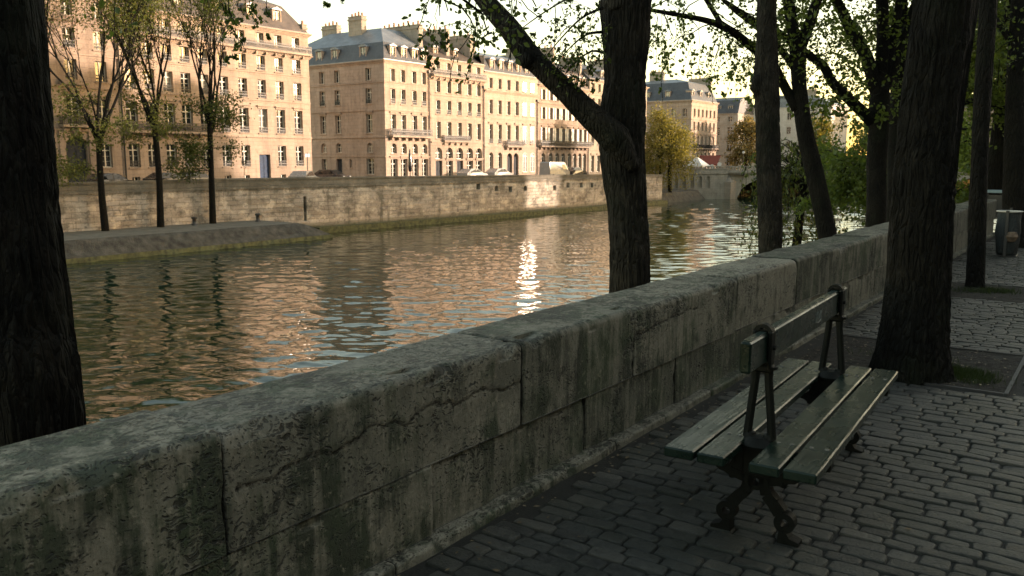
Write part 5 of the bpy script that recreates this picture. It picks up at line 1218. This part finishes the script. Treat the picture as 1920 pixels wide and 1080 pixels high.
# H - house behind the golden trees, flank and lit front
y0, y1 = 176.5, 191
B = Bld('stone_house', 'tall house with long slate roof and lit narrow front, behind the golden tree pair', (XF, y0, ZS), FAC[1], 'houses beyond the bridge')
cols = [178.2, 180.4, 182.6, 184.8, 187, 189.2]; O = (XF, y0); L = y1-y0; xb = -97
sp = [(11, 12.7, 1.0, 'case', ''), (8, 9.9, 1.0, 'case', ''), (4.4, 6.8, 1.0, 'case', 'g'), (1.2, 3.2, 1.0, 'case', ''), (-.8, .7, 1.3, 'case', '')]
B.facade(O, FU, FN, L, 14.4, rows(cols, y0, sp)); So = (xb, y0); sl = XF-xb
B.facade(So, SU, SN, sl, 14.4, [(u, a, b, ww, k, o) for u in (1.8, 4.4, 7, 9.6, 12.2, 14.8, 17.4) for a, b, ww, k, o in sp])
for z, h, ww in ((10.4, .16, .12), (7.4, .16, .12), (3.8, .2, .14), (13.3, .14, .1)): B.string(O, FU, FN, L, z, h, ww); B.string(So, SU, SN, sl+ww, z, h, ww)
B.balcony(O, FU, FN, .3, L-.3, 4.2, .7, .8)
B.cornice(O, FU, FN, L, 14.45, 1., 1, 0); B.cornice(So, SU, SN, sl, 14.45, 1.); B.box(xb, XF, y0, y1, 14.4); B.side(xb, XF, y1, 14.4, True)
B.mansard(xb, XF, y0, y1, [(18.6, 2, 2.2, 2.6, 0, 0), (19.6, 5, 4, 3, 0, 1)], 14.55)
for c in cols[::2]: B.dormer(XF-.5, c, FN, 15.2, .9, 1.3, 1.5)
for x in (-94, -89, -84): B.dormer(x, y0+.5, SN, 15.2, .9, 1.3, 1.6)
B.chimney(-85, -79.6, y1-.7, y1-.02, 16, 20.2, 5); B.chimney(-91, -87.5, 182, 182.7, 18, 21.4, 4)
B.done([M['slate'], M['zinc']])
# I - small grey house facing us
y0, y1 = 205, 216
B = Bld('stone_house', 'small grey shaded house with two round dormers between taller neighbours beyond the bridge', (-86, y0, ZS), FAC[6], 'houses beyond the bridge')
So = (-86, y0); sl = 7.6
sp = [(10.9, 12.2, 1.0, 'case', ''), (7.6, 9.6, 1.25, 'case', ''), (3.7, 6.0, 1.25, 'case', 'g'), (.2, 2.6, 1.3, 'case', '')]
B.facade(So, SU, SN, sl, 12.9, [(u, a, b, ww, k, o) for u in (2.4, 5.6) for a, b, ww, k, o in sp]+[(5.4, ZS+.02, -.2, 1.2, 'case', '')][:0])
for z in (10.3, 6.9, 3.0): B.string(So, SU, SN, sl, z, .22, .16)
B.cornice(So, SU, SN, sl, 12.9, .7); B.side(-86, -78.4, y1, 12.9, True); B.w.quad((-78.4, y0, ZS), (-78.4, y1, ZS), (-78.4, y1, 12.9), (-78.4, y0, 12.9))
B.mansard(-86, -78.4, y0, y1, [(16.2, 0, 0, 1.4, 1.4, 0), (17, 0, 0, 3, 3, 0)], 12.98)
for x in (-83.6, -80.6): B.dormer(x, y0+.45, SN, 13.6, .95, 1.1, 1.2, True)
B.done([M['slate'], M['zinc']])
# J - pale blank gable
y0, y1 = 224, 240
B = Bld('plain_house', 'broad pale house with mostly blank wall and stepped skyline behind the russet tree', (-88.5, y0, ZS), FAC[7], 'houses beyond the bridge')
So = (-88.5, y0); sl = 27
B.facade(So, SU, SN, sl, 15.0, [(u, a, a+1.8, 1.1, 'case', '') for u in (16.5, 19.5, 22.5, 25) for a in (1, 4.6, 8.2, 11.8)]+[(u, a, a+1.7, 1.0, 'case', '') for u in (2.4,) for a in (1, 4.6)])
B.w.quad((-61.5, y0, ZS), (-61.5, y1, ZS), (-61.5, y1, 15.0), (-61.5, y0, 15.0)); B.side(-88.5, -61.5, y1, 15.0, True)
B.cornice(So, SU, SN, sl, 15.0, .5); B.roof.prism([(-88.5, 15.05), (-61.5, 15.05), (-61.5, 15.6), (-66, 17.6), (-76, 18.2), (-80, 16.2), (-88.5, 15.6)], y0+.2, y1)
B.chimney(-79, -76.6, 226, 227, 16, 20, 4); B.chimney(-70, -66, 226, 227, 16, 19.4, 5)
B.done([M['zinc'], M['zinc']])
# far right-bank row closing the river view
for k, (x0, x1, zt, lab) in enumerate(((-58, -40, 13.5, 'distant stone house beyond the bridge, left of the spreading tree top'), (-39.9, -22, 15.5, 'distant taller stone house seen through twigs behind the spreading tree'), (-21.9, -4, 14, 'distant stone house at the river bend hidden by leaves near the forked tree'))):
    y0 = 262; B = Bld('stone_house', lab, (x0, y0, -3), FAC[k % 3], 'houses beyond the bridge'); sl = x1-x0; So = (x0, y0)
    B.facade(So, SU, SN, sl, zt, [(1.8+2.4*i, a, a+1.9, 1.1, 'case', '') for i in range(int((sl-2)/2.4)+1) for a in (1, 4.4, 7.8, 11) if a+2.2 < zt])
    B.cornice(So, SU, SN, sl, zt, .8); B.w.quad((x1, y0, -3), (x1, y0+12, -3), (x1, y0+12, zt), (x1, y0, zt)); B.side(x0, x1, y0+12, zt, True)
    B.mansard(x0, x1, y0, y0+12, [(zt+3.5, .2, .2, 2.5, 2.5, 0)], zt+.1); B.chimney(x0+1, x0+2, y0+3, y0+7, zt, zt+5.2, 4); B.done([M['slate'], M['zinc']])

# unseen house row on our side of the street, added to block the low sun
SUN_BLOCKS = [(-60, 92, 17.5), (92, 120, 16.2), (120, 140, 18.0), (140, 166, 14.3), (166, 182.5, 8.4), (182.5, 215, 14.2), (215, 300, 14.5)]  # heights stepped to shape the shadow; the low one lets a sun patch through
words = ['long tall', 'mid height', 'tallest', 'lower', 'single storey', 'narrow', 'farthest']
for (ya, yb, zt), wd in zip(SUN_BLOCKS, words):
    B = Bld('blocker_house', wd+' unseen house added along the street side to block the low sun', (20, ya, 0), FAC[5], 'added houses blocking the sun'); L = yb-ya-.02
    B.facade((20, yb-.01), (0, -1), (-1, 0), L, zt-2.2, [(u, a, a+2.1, 1.2, 'case', '') for u in [2+8.*k for k in range(int((L-3)/8)+1)] for a in (.5, 4) if a+3 < zt-2.2])
    B.side(20, 31, ya+.01, zt-2.2); B.side(20, 31, yb-.01, zt-2.2, True); B.w.quad((31, ya, 0), (31, yb, 0), (31, yb, zt-2.2), (31, ya, zt-2.2)); B.cornice((20, yb-.01), (0, -1), (-1, 0), L, zt-2.2, .8)
    B.mansard(20, 31, ya+.01, yb-.01, [(zt, .9, .9, 0, 0, 0)], zt-2.1); B.done([M['slate'], M['zinc']])
# ------------------------------------------------------------------ bridge
bo = V((-63.0, 150.5, -7)); bd = V((.84, .54, 0)).normalized(); bn_ = V((bd.y, -bd.x, 0))          # along the deck, and towards us
br = thing('stone_bridge', 'pale stone arch bridge crossing the river behind the straight trunk', 'bridge', bo)
b = MB(); Lb = 78.; zt = -.62
piers = [(5.6, 15.5), (24.1, 15.5), (42.6, 15.5), (61.1, 15.5)]
ops = []
for s0, w in piers: ops.append((s0, s0+w))
# spandrel faces with segmental arches, both sides, plus soffits
zs, rise = -5.4, 4.0
for side, off in ((1, 0.), (-1, -14.)):
    P = lambda u, z: V((bo.x, bo.y, 0))+bd*u+bn_*off+V((0, 0, z))
    u = 0.
    for s0, w in piers+[(Lb, 0)]:
        b.quad(P(u, -7), P(s0, -7), P(s0, zt), P(u, zt))
        if w:
            n = 20
            A = [(s0+w*k/n, zs+rise*math.sqrt(max(0, 1-(2*k/n-1)**2))) for k in range(n+1)]
            for k in range(n): b.quad(P(*A[k]), P(*A[k+1]), P(A[k+1][0], zt), P(A[k][0], zt))
            if side == 1:
                Q = lambda u, z: P(u, z)-bn_*14
                for k in range(n): b.quad(P(*A[k]), P(*A[k+1]), Q(*A[k+1]), Q(*A[k]))
                for sgn in (0, w): b.quad(P(s0+sgn, -7), P(s0+sgn, zs), Q(s0+sgn, zs), Q(s0+sgn, -7))
        u = s0+w
def along(b, u0, u1, w0, w1, z0, z1):
    P = lambda u, w, z: V((bo.x, bo.y, 0))+bd*u+bn_*w+V((0, 0, z))
    vs = [P(u, w, z) for z in (z0, z1) for u, w in ((u0, w0), (u0, w1), (u1, w1), (u1, w0))]
    b.add(vs, ((3, 2, 1, 0), (4, 5, 6, 7), (0, 1, 5, 4), (1, 2, 6, 5), (2, 3, 7, 6), (3, 0, 4, 7)))
along(b, -.5, Lb, -14, 0, zt, zt+.05)
b.build('spandrel_wall', M['bridge'], br, bo)
c = MB(); along(c, -.4, Lb, -.25, .30, zt-.12, zt+.10); along(c, -.4, Lb, -.3, .18, zt+.95, zt+1.12); along(c, -.4, Lb, -.25, .1, zt+.1, zt+.25); c.build('parapet_coping', M['bridge'], br, bo)
c = MB()
for k in range(int(Lb/.55)): along(c, k*.55, k*.55+.24, -.18, .06, zt+.25, zt+.95)
c.build('balustrade', M['bridge'], br, bo)
for s0, w in piers[1:]+[(piers[0][0], 0)]:
    c = MB(); u = s0-1.5 if w else 4.0
    P = lambda u, w_, z: V((bo.x, bo.y, 0))+bd*u+bn_*w_+V((0, 0, z))
    c.add([P(u-1.3, .01, -7), P(u+1.3, .01, -7), P(u, 1.9, -7), P(u-1.3, .01, -2.4), P(u+1.3, .01, -2.4), P(u, 1.9, -2.4), P(u, .01, -1.2)], [(0, 2, 5, 3), (2, 1, 4, 5), (3, 5, 6), (5, 4, 6)])
    c.build('pier_cutwater', M['bridge'], br, bo)
# blind arcade wall at the near end of the bridge
aw = thing('arcade_wall', 'stone abutment wall with a row of tall narrow niches left of the bridge arch', 'abutment wall', (-63.2, 150.4, -7))
A = V((-70.4, 145.6, 0)); E_ = V((bo.x, bo.y, 0)); U = (E_-A).normalized(); L = (E_-A).length+3.6; N = V((U.y, -U.x, 0)); A = A+N*.6; c = MB()
ops = [(1.4+1.45*k, 1.4+1.45*k+.62, -3.55, -1.35, True) for k in range(int((L-2.4)/1.45))]
facewall(c, A, U, N, L, -7, -.95, ops, .45)
for u0, u1, v0, v1, _ in ops: P = lambda u, v: A+U*u+V((0, 0, v))-N*.45; c.quad(P(u0, v0), P(u1, v0), P(u1, v1), P(u0, v1))
c.build('niche_wall', M['bridge'], aw, (-63.2, 150.4, -7))
c = MB(); P = lambda u, w, z: A+U*u+N*w+V((0, 0, z))
for z0, z1, w0, w1 in ((-.95, -.75, -.5, .2), (-.75, -.1, -.4, .02), (-.1, .06, -.46, .1)):
    c.add([P(u, w, z) for z in (z0, z1) for u, w in ((0, w0), (0, w1), (L, w1), (L, w0))], ((3, 2, 1, 0), (4, 5, 6, 7), (0, 1, 5, 4), (1, 2, 6, 5), (2, 3, 7, 6), (3, 0, 4, 7)))
c.build('coping', M['bridge'], aw, (-63.2, 150.4, -7))

# ------------------------------------------------------------------ street furniture and vehicles on the far quay
def car(name, label, x, y, rz, paint, kind='car', group='vehicles parked along the opposite quay'):
    t = thing(name, label, kind, (x, y, ZS), rz, group); b = MB(); van = kind == 'van'
    L, W = (5.2, 1.95) if van else (4.3, 1.75); hl = L/2; hw_ = W/2
    if van: prof = [(-hl, .35), (hl, .35), (hl, .95), (hl-.35, 1.15), (hl-1.1, 2.2), (hl-1.35, 2.32), (-hl+.15, 2.35), (-hl, 2.2)]
    else: prof = [(-hl, .35), (hl, .35), (hl, .72), (hl-.12, .82), (hl-1.05, .95), (hl-1.75, 1.42), (hl-2.1, 1.50), (-hl+.95, 1.48), (-hl+.25, 1.05), (-hl, .95)]
    n = len(prof); cab = {i for i in range(n) if prof[i][1] > (1.3 if not van else 2.0)}
    vs = []
    for s in (-1, 1):
        for i, (x_, z_) in enumerate(prof): vs.append((x_, s*(hw_-(.16 if i in cab else 0)), z_))
    b.add(vs, [tuple(range(n-1, -1, -1)), tuple(range(n, 2*n))]+[(i, (i+1) % n, n+(i+1) % n, n+i) for i in range(n)])
    body = b.build('body', paint, t)
    def P(u, z, s): 
        lo = .95 if not van else 1.15; hi = 1.46 if not van else 2.25; k = max(0, min(1, (z-lo)/(hi-lo))); return (u, s*(hw_+.012-.16*k), z)
    for s in (-1, 1):
        panes = ([(hl-1.95, 1.25), (hl-.75, 1.25), (hl-1.2, 1.95), (hl-1.95, 1.95)],) if van else ([(-hl+.75, 1.0), (-.25, 1.0), (-.25, 1.4), (-hl+1.0, 1.4)], [(-.15, 1.0), (hl-1.25, 1.0), (hl-1.8, 1.4), (-.15, 1.4)])
        for q in panes: g = MB(); g.quad(*[P(u, z, s) for u, z in q]); g.build('side_window', M['carglass'], t)
    g = MB(); a, c = (V((hl-1.12, 0, .985)), V((hl-1.72, 0, 1.40))) if not van else (V((hl-.42, 0, 1.25)), V((hl-1.05, 0, 2.12)))
    o = V((.012, 0, .016)); w0, w1 = hw_-.12, hw_-.22; g.quad(a+o+V((0, -w0, 0)), a+o+V((0, w0, 0)), c+o+V((0, w1, 0)), c+o+V((0, -w1, 0))); g.build('windscreen', M['carglass'], t)
    for sx in (-1, 1):
        for sy in (-1, 1):
            w = MB(); M4 = Matrix.Translation((sx*(hl-.8), sy*(hw_-.1), .32)) @ Matrix.Rotation(math.pi/2, 4, 'X')
            q = MB(); q.lathe([(0, -.1), (.2, -.1), (.32, -.08), (.32, .08), (.2, .1), (0, .1)], n=16); w.add([M4 @ V(v) for v in q.v], q.f); w.build('wheel', M['tyre'], t)
    for sy in (-1, 1):
        h = MB(); h.bbox(hl-.08, hl+.02, sy*hw_*.72-.16, sy*hw_*.72+.16, .62, .76, .02); h.build('headlight', M['white'], t)
PI2 = math.pi/2
def street(px, off=7.5):                                             # a point on the far street behind the quay parapet
    r = ray(px, 320); h = atX(px, 320, -64-off); return h.x, h.y
for i, (nm, lab, px, off, rz, pt, kd) in enumerate((
    ('parked_car', 'dark car parked before the arched portal between the first bank trees', 206, 6.0, PI2, 'cardark', 'car'),
    ('parked_car', 'dark low car behind the second bank tree, under the long balcony', 318, 6.5, PI2, 'cardark', 'car'),
    ('parked_car', 'dark car parked bumper to bumper left of the tree nearest the bank tip', 366, 6.5, PI2, 'cardark', 'car'),
    ('parked_car', 'white car at the mouth of the side street beside the warm corner house', 570, 5.5, PI2+.5, 'carwhite', 'car'),
    ('parked_car', 'dark car in the shade of the flank wall in the side street', 622, 12, .2, 'cardark', 'car'),
    ('parked_car', 'white car before the tall arched shopfronts of the five bay house', 886, 5.5, PI2, 'carwhite', 'car'),
    ('parked_car', 'white car before the twin arched doorway of the pale house', 936, 5.5, PI2, 'carwhite', 'car'),
    ('parked_van', 'bright sunlit white van before the house with the continuous balcony', 1040, 3.6, PI2, 'carwhite', 'van'),
    ('parked_car', 'dark car just right of the sunlit white van', 1078, 5.5, PI2, 'cardark', 'car'),
    ('parked_car', 'white car right of the golden pair near the bridge head', 1222, 8, PI2+.2, 'carwhite', 'car'))):
    x, y = street(px, off); car(nm, lab, x, y, rz, M[pt], kd)
def post(label, px, off, h, r=.06, head=None, kind='post', name='street_post'):
    x, y = street(px, off); t = thing(name, label, kind, (x, y, ZS)); b = MB(); b.lathe([(r*2, 0), (r*1.8, .25), (r, .4), (r*.8, h), (0, h+.02)], n=8); b.build('shaft', M['post'], t)
    return t
t = post('slim street sign post at the corner of the side street', 577, 9, 3.4, .05, name='sign_post', kind='sign')
b = MB(); b.bbox(-.03, .03, -.35, .35, 2.9, 3.3, .01); b.build('sign_plate', M['paleblue'], t)
t = thing('closed_parasol', 'tall dark closed parasol standing before the corner house shopfronts', 'parasol', (*street(769, 10), ZS)); b = MB()
b.lathe([(.05, 0), (.05, 1.1), (.22, 1.2), (.27, 1.9), (.2, 3.2), (.06, 3.95), (0, 4.05)], n=10); b.build('canopy', M['cardark'], t, smooth=True); b = MB(); b.lathe([(.4, 0), (.4, .1), (.06, .14)], n=12); b.build('base', M['post'], t)
for px, py, lab in ((1394, 286, 'globe lamp on the bridge head before the russet tree'), (1231, 297, 'globe lamp behind the golden pair')):
    p = atX(px, py, -66); t = thing('street_lamp', lab, 'street lamp', (p.x, p.y, ZS), 0, 'lamps by the bridge'); h = p.z-ZS
    b = MB(); b.lathe([(.2, 0), (.17, .5), (.06, .7), (.05, h-.3), (.12, h-.25)], n=10); b.build('lamp_post', M['post'], t)
    b = MB(); b.lathe([(0, h-.3), (.2, h-.2), (.3, h), (.2, h+.22), (0, h+.3)], n=12); b.build('globe', M['white'], t, smooth=True)
p = atX(1328, 300, -74); t = thing('cafe_awning', 'dark red sloping cafe awning beyond the bridge abutment', 'awning', (p.x, p.y, ZS))
b = MB(); z = p.z-ZS
b.add([(-2.6, -1.6, z-.9), (2.6, -1.6, z-.9), (2.6, .6, z+1), (-2.6, .6, z+1), (-2.6, -1.6, z-1.2), (2.6, -1.6, z-1.2), (2.6, .6, z+.9), (-2.6, .6, z+.9)], [(0, 1, 2, 3), (0, 4, 5, 1), (4, 7, 6, 5), (0, 3, 7, 4), (1, 5, 6, 2), (2, 6, 7, 3)]); b.build('canopy', M['redcloth'], t)
for x in (-2.5, 2.5):
    b = MB(); b.box(x-.05, x+.05, -1.5, -1.4, 0, z-1.1); b.build('leg', M['post'], t)
p = atX(1306, 318, -70); t = thing('market_tent', 'white pitched tent beside the dark red awning', 'tent', (p.x, p.y, ZS))
b = MB(); b.add([(-2, -2, 1.5), (2, -2, 1.5), (2, 2, 1.5), (-2, 2, 1.5), (0, 0, 3.3), (-2, -2, 1.2), (2, -2, 1.2), (2, 2, 1.2), (-2, 2, 1.2)], [(0, 1, 4), (1, 2, 4), (2, 3, 4), (3, 0, 4), (0, 5, 6, 1), (1, 6, 7, 2), (2, 7, 8, 3), (3, 8, 5, 0)]); b.build('canopy', M['white'], t)
for x, y in ((-1.9, -1.9), (1.9, -1.9), (1.9, 1.9), (-1.9, 1.9)): b = MB(); b.box(x-.04, x+.04, y-.04, y+.04, 0, 1.4); b.build('leg', M['post'], t)
for px, py, lab in ((1335, 312, 'round white sign left of two by the bridge head'), (1349, 308, 'round white sign right of two by the bridge head')):
    p = atX(px, py, -66.5); t = thing('round_sign', lab, 'sign', (p.x, p.y, ZS), 0, 'round signs at the bridge head'); h = p.z-ZS
    b = MB(); b.lathe([(.05, 0), (.05, h-.4)], n=8); b.build('post', M['post'], t)
    b = MB(); b.ring(0, h, 0.001, .42, -.03, .03, 20); o = b.build('sign_plate', M['white'], t); o.rotation_euler = (0, 0, R(20))
# things on the opposite lower bank
for px, py, z, nm, lab, kd in ((484, 416, -4, 'mooring_bollard', 'small dark mooring bollard on the lower bank near its tip', 'bollard'), (365, 423, -4, 'mooring_bollard', 'small dark mooring bollard between the second and third bank trees', 'bollard')):
    p = atZ(px, py, z); t = thing(nm, lab, kd, p, 0, 'bollards on the lower bank'); b = MB(); b.lathe([(.3, -.02), (.26, .1), (.17, .2), (.16, .55), (.27, .62), (.25, .74), (0, .78)], n=12); b.build('bollard_body', M['post'], t, smooth=True)

# ------------------------------------------------------------------ light, sky, camera
sc = bpy.context.scene
SUN_DIR = V((.74, .67, 0)).normalized(); ELEV = R(6.5)
sd = V((SUN_DIR.x*math.cos(ELEV), SUN_DIR.y*math.cos(ELEV), math.sin(ELEV)))
l = bpy.data.lights.new('sun', 'SUN'); l.energy = 2.2; l.angle = R(.55); l.color = (1., .762, .585)
o = bpy.data.objects.new('sun', l); C.objects.link(o); o.rotation_euler = (-sd).to_track_quat('-Z', 'Y').to_euler(); o.location = (30, 30, 40)
wd = bpy.data.worlds.new('World'); sc.world = wd; wd.use_nodes = True; nt = wd.node_tree
bg = nt.nodes['Background']; sky = nt.nodes.new('ShaderNodeTexSky'); sky.sky_type = 'NISHITA'; sky.sun_disc = False
sky.sun_elevation = ELEV; sky.sun_rotation = math.atan2(SUN_DIR.x, SUN_DIR.y); sky.altitude = 50; sky.air_density = 1.0; sky.dust_density = 1.0; sky.ozone_density = 0.0
mx = nt.nodes.new('ShaderNodeMix'); mx.data_type = 'RGBA'; mx.blend_type = 'MULTIPLY'; mx.inputs[0].default_value = 1; mx.inputs[7].default_value = (.96, .885, .79, 1)   # warm white balance of the evening
nt.links.new(sky.outputs[0], mx.inputs[6]); nt.links.new(mx.outputs[2], bg.inputs[0]); bg.inputs[1].default_value = 0.14
cam = bpy.data.cameras.new('camera'); co = bpy.data.objects.new('camera', cam); C.objects.link(co)
cam.sensor_width = 36; cam.lens = 36*FPX/1920; cam.clip_end = 6000; cam.clip_start = .05
co.location = EYE; co.rotation_euler = FW.to_track_quat('-Z', 'Y').to_euler(); sc.camera = co
cam.dof.use_dof = True; cam.dof.focus_distance = 5.2; cam.dof.aperture_fstop = 7
sc.view_settings.view_transform = 'Standard'; sc.view_settings.look = 'None'; sc.view_settings.exposure = 2.3; sc.view_settings.gamma = 1
sc.cycles.use_denoising = True; sc.cycles.max_bounces = 8; sc.cycles.sample_clamp_indirect = 10; sc.cycles.caustics_reflective = True
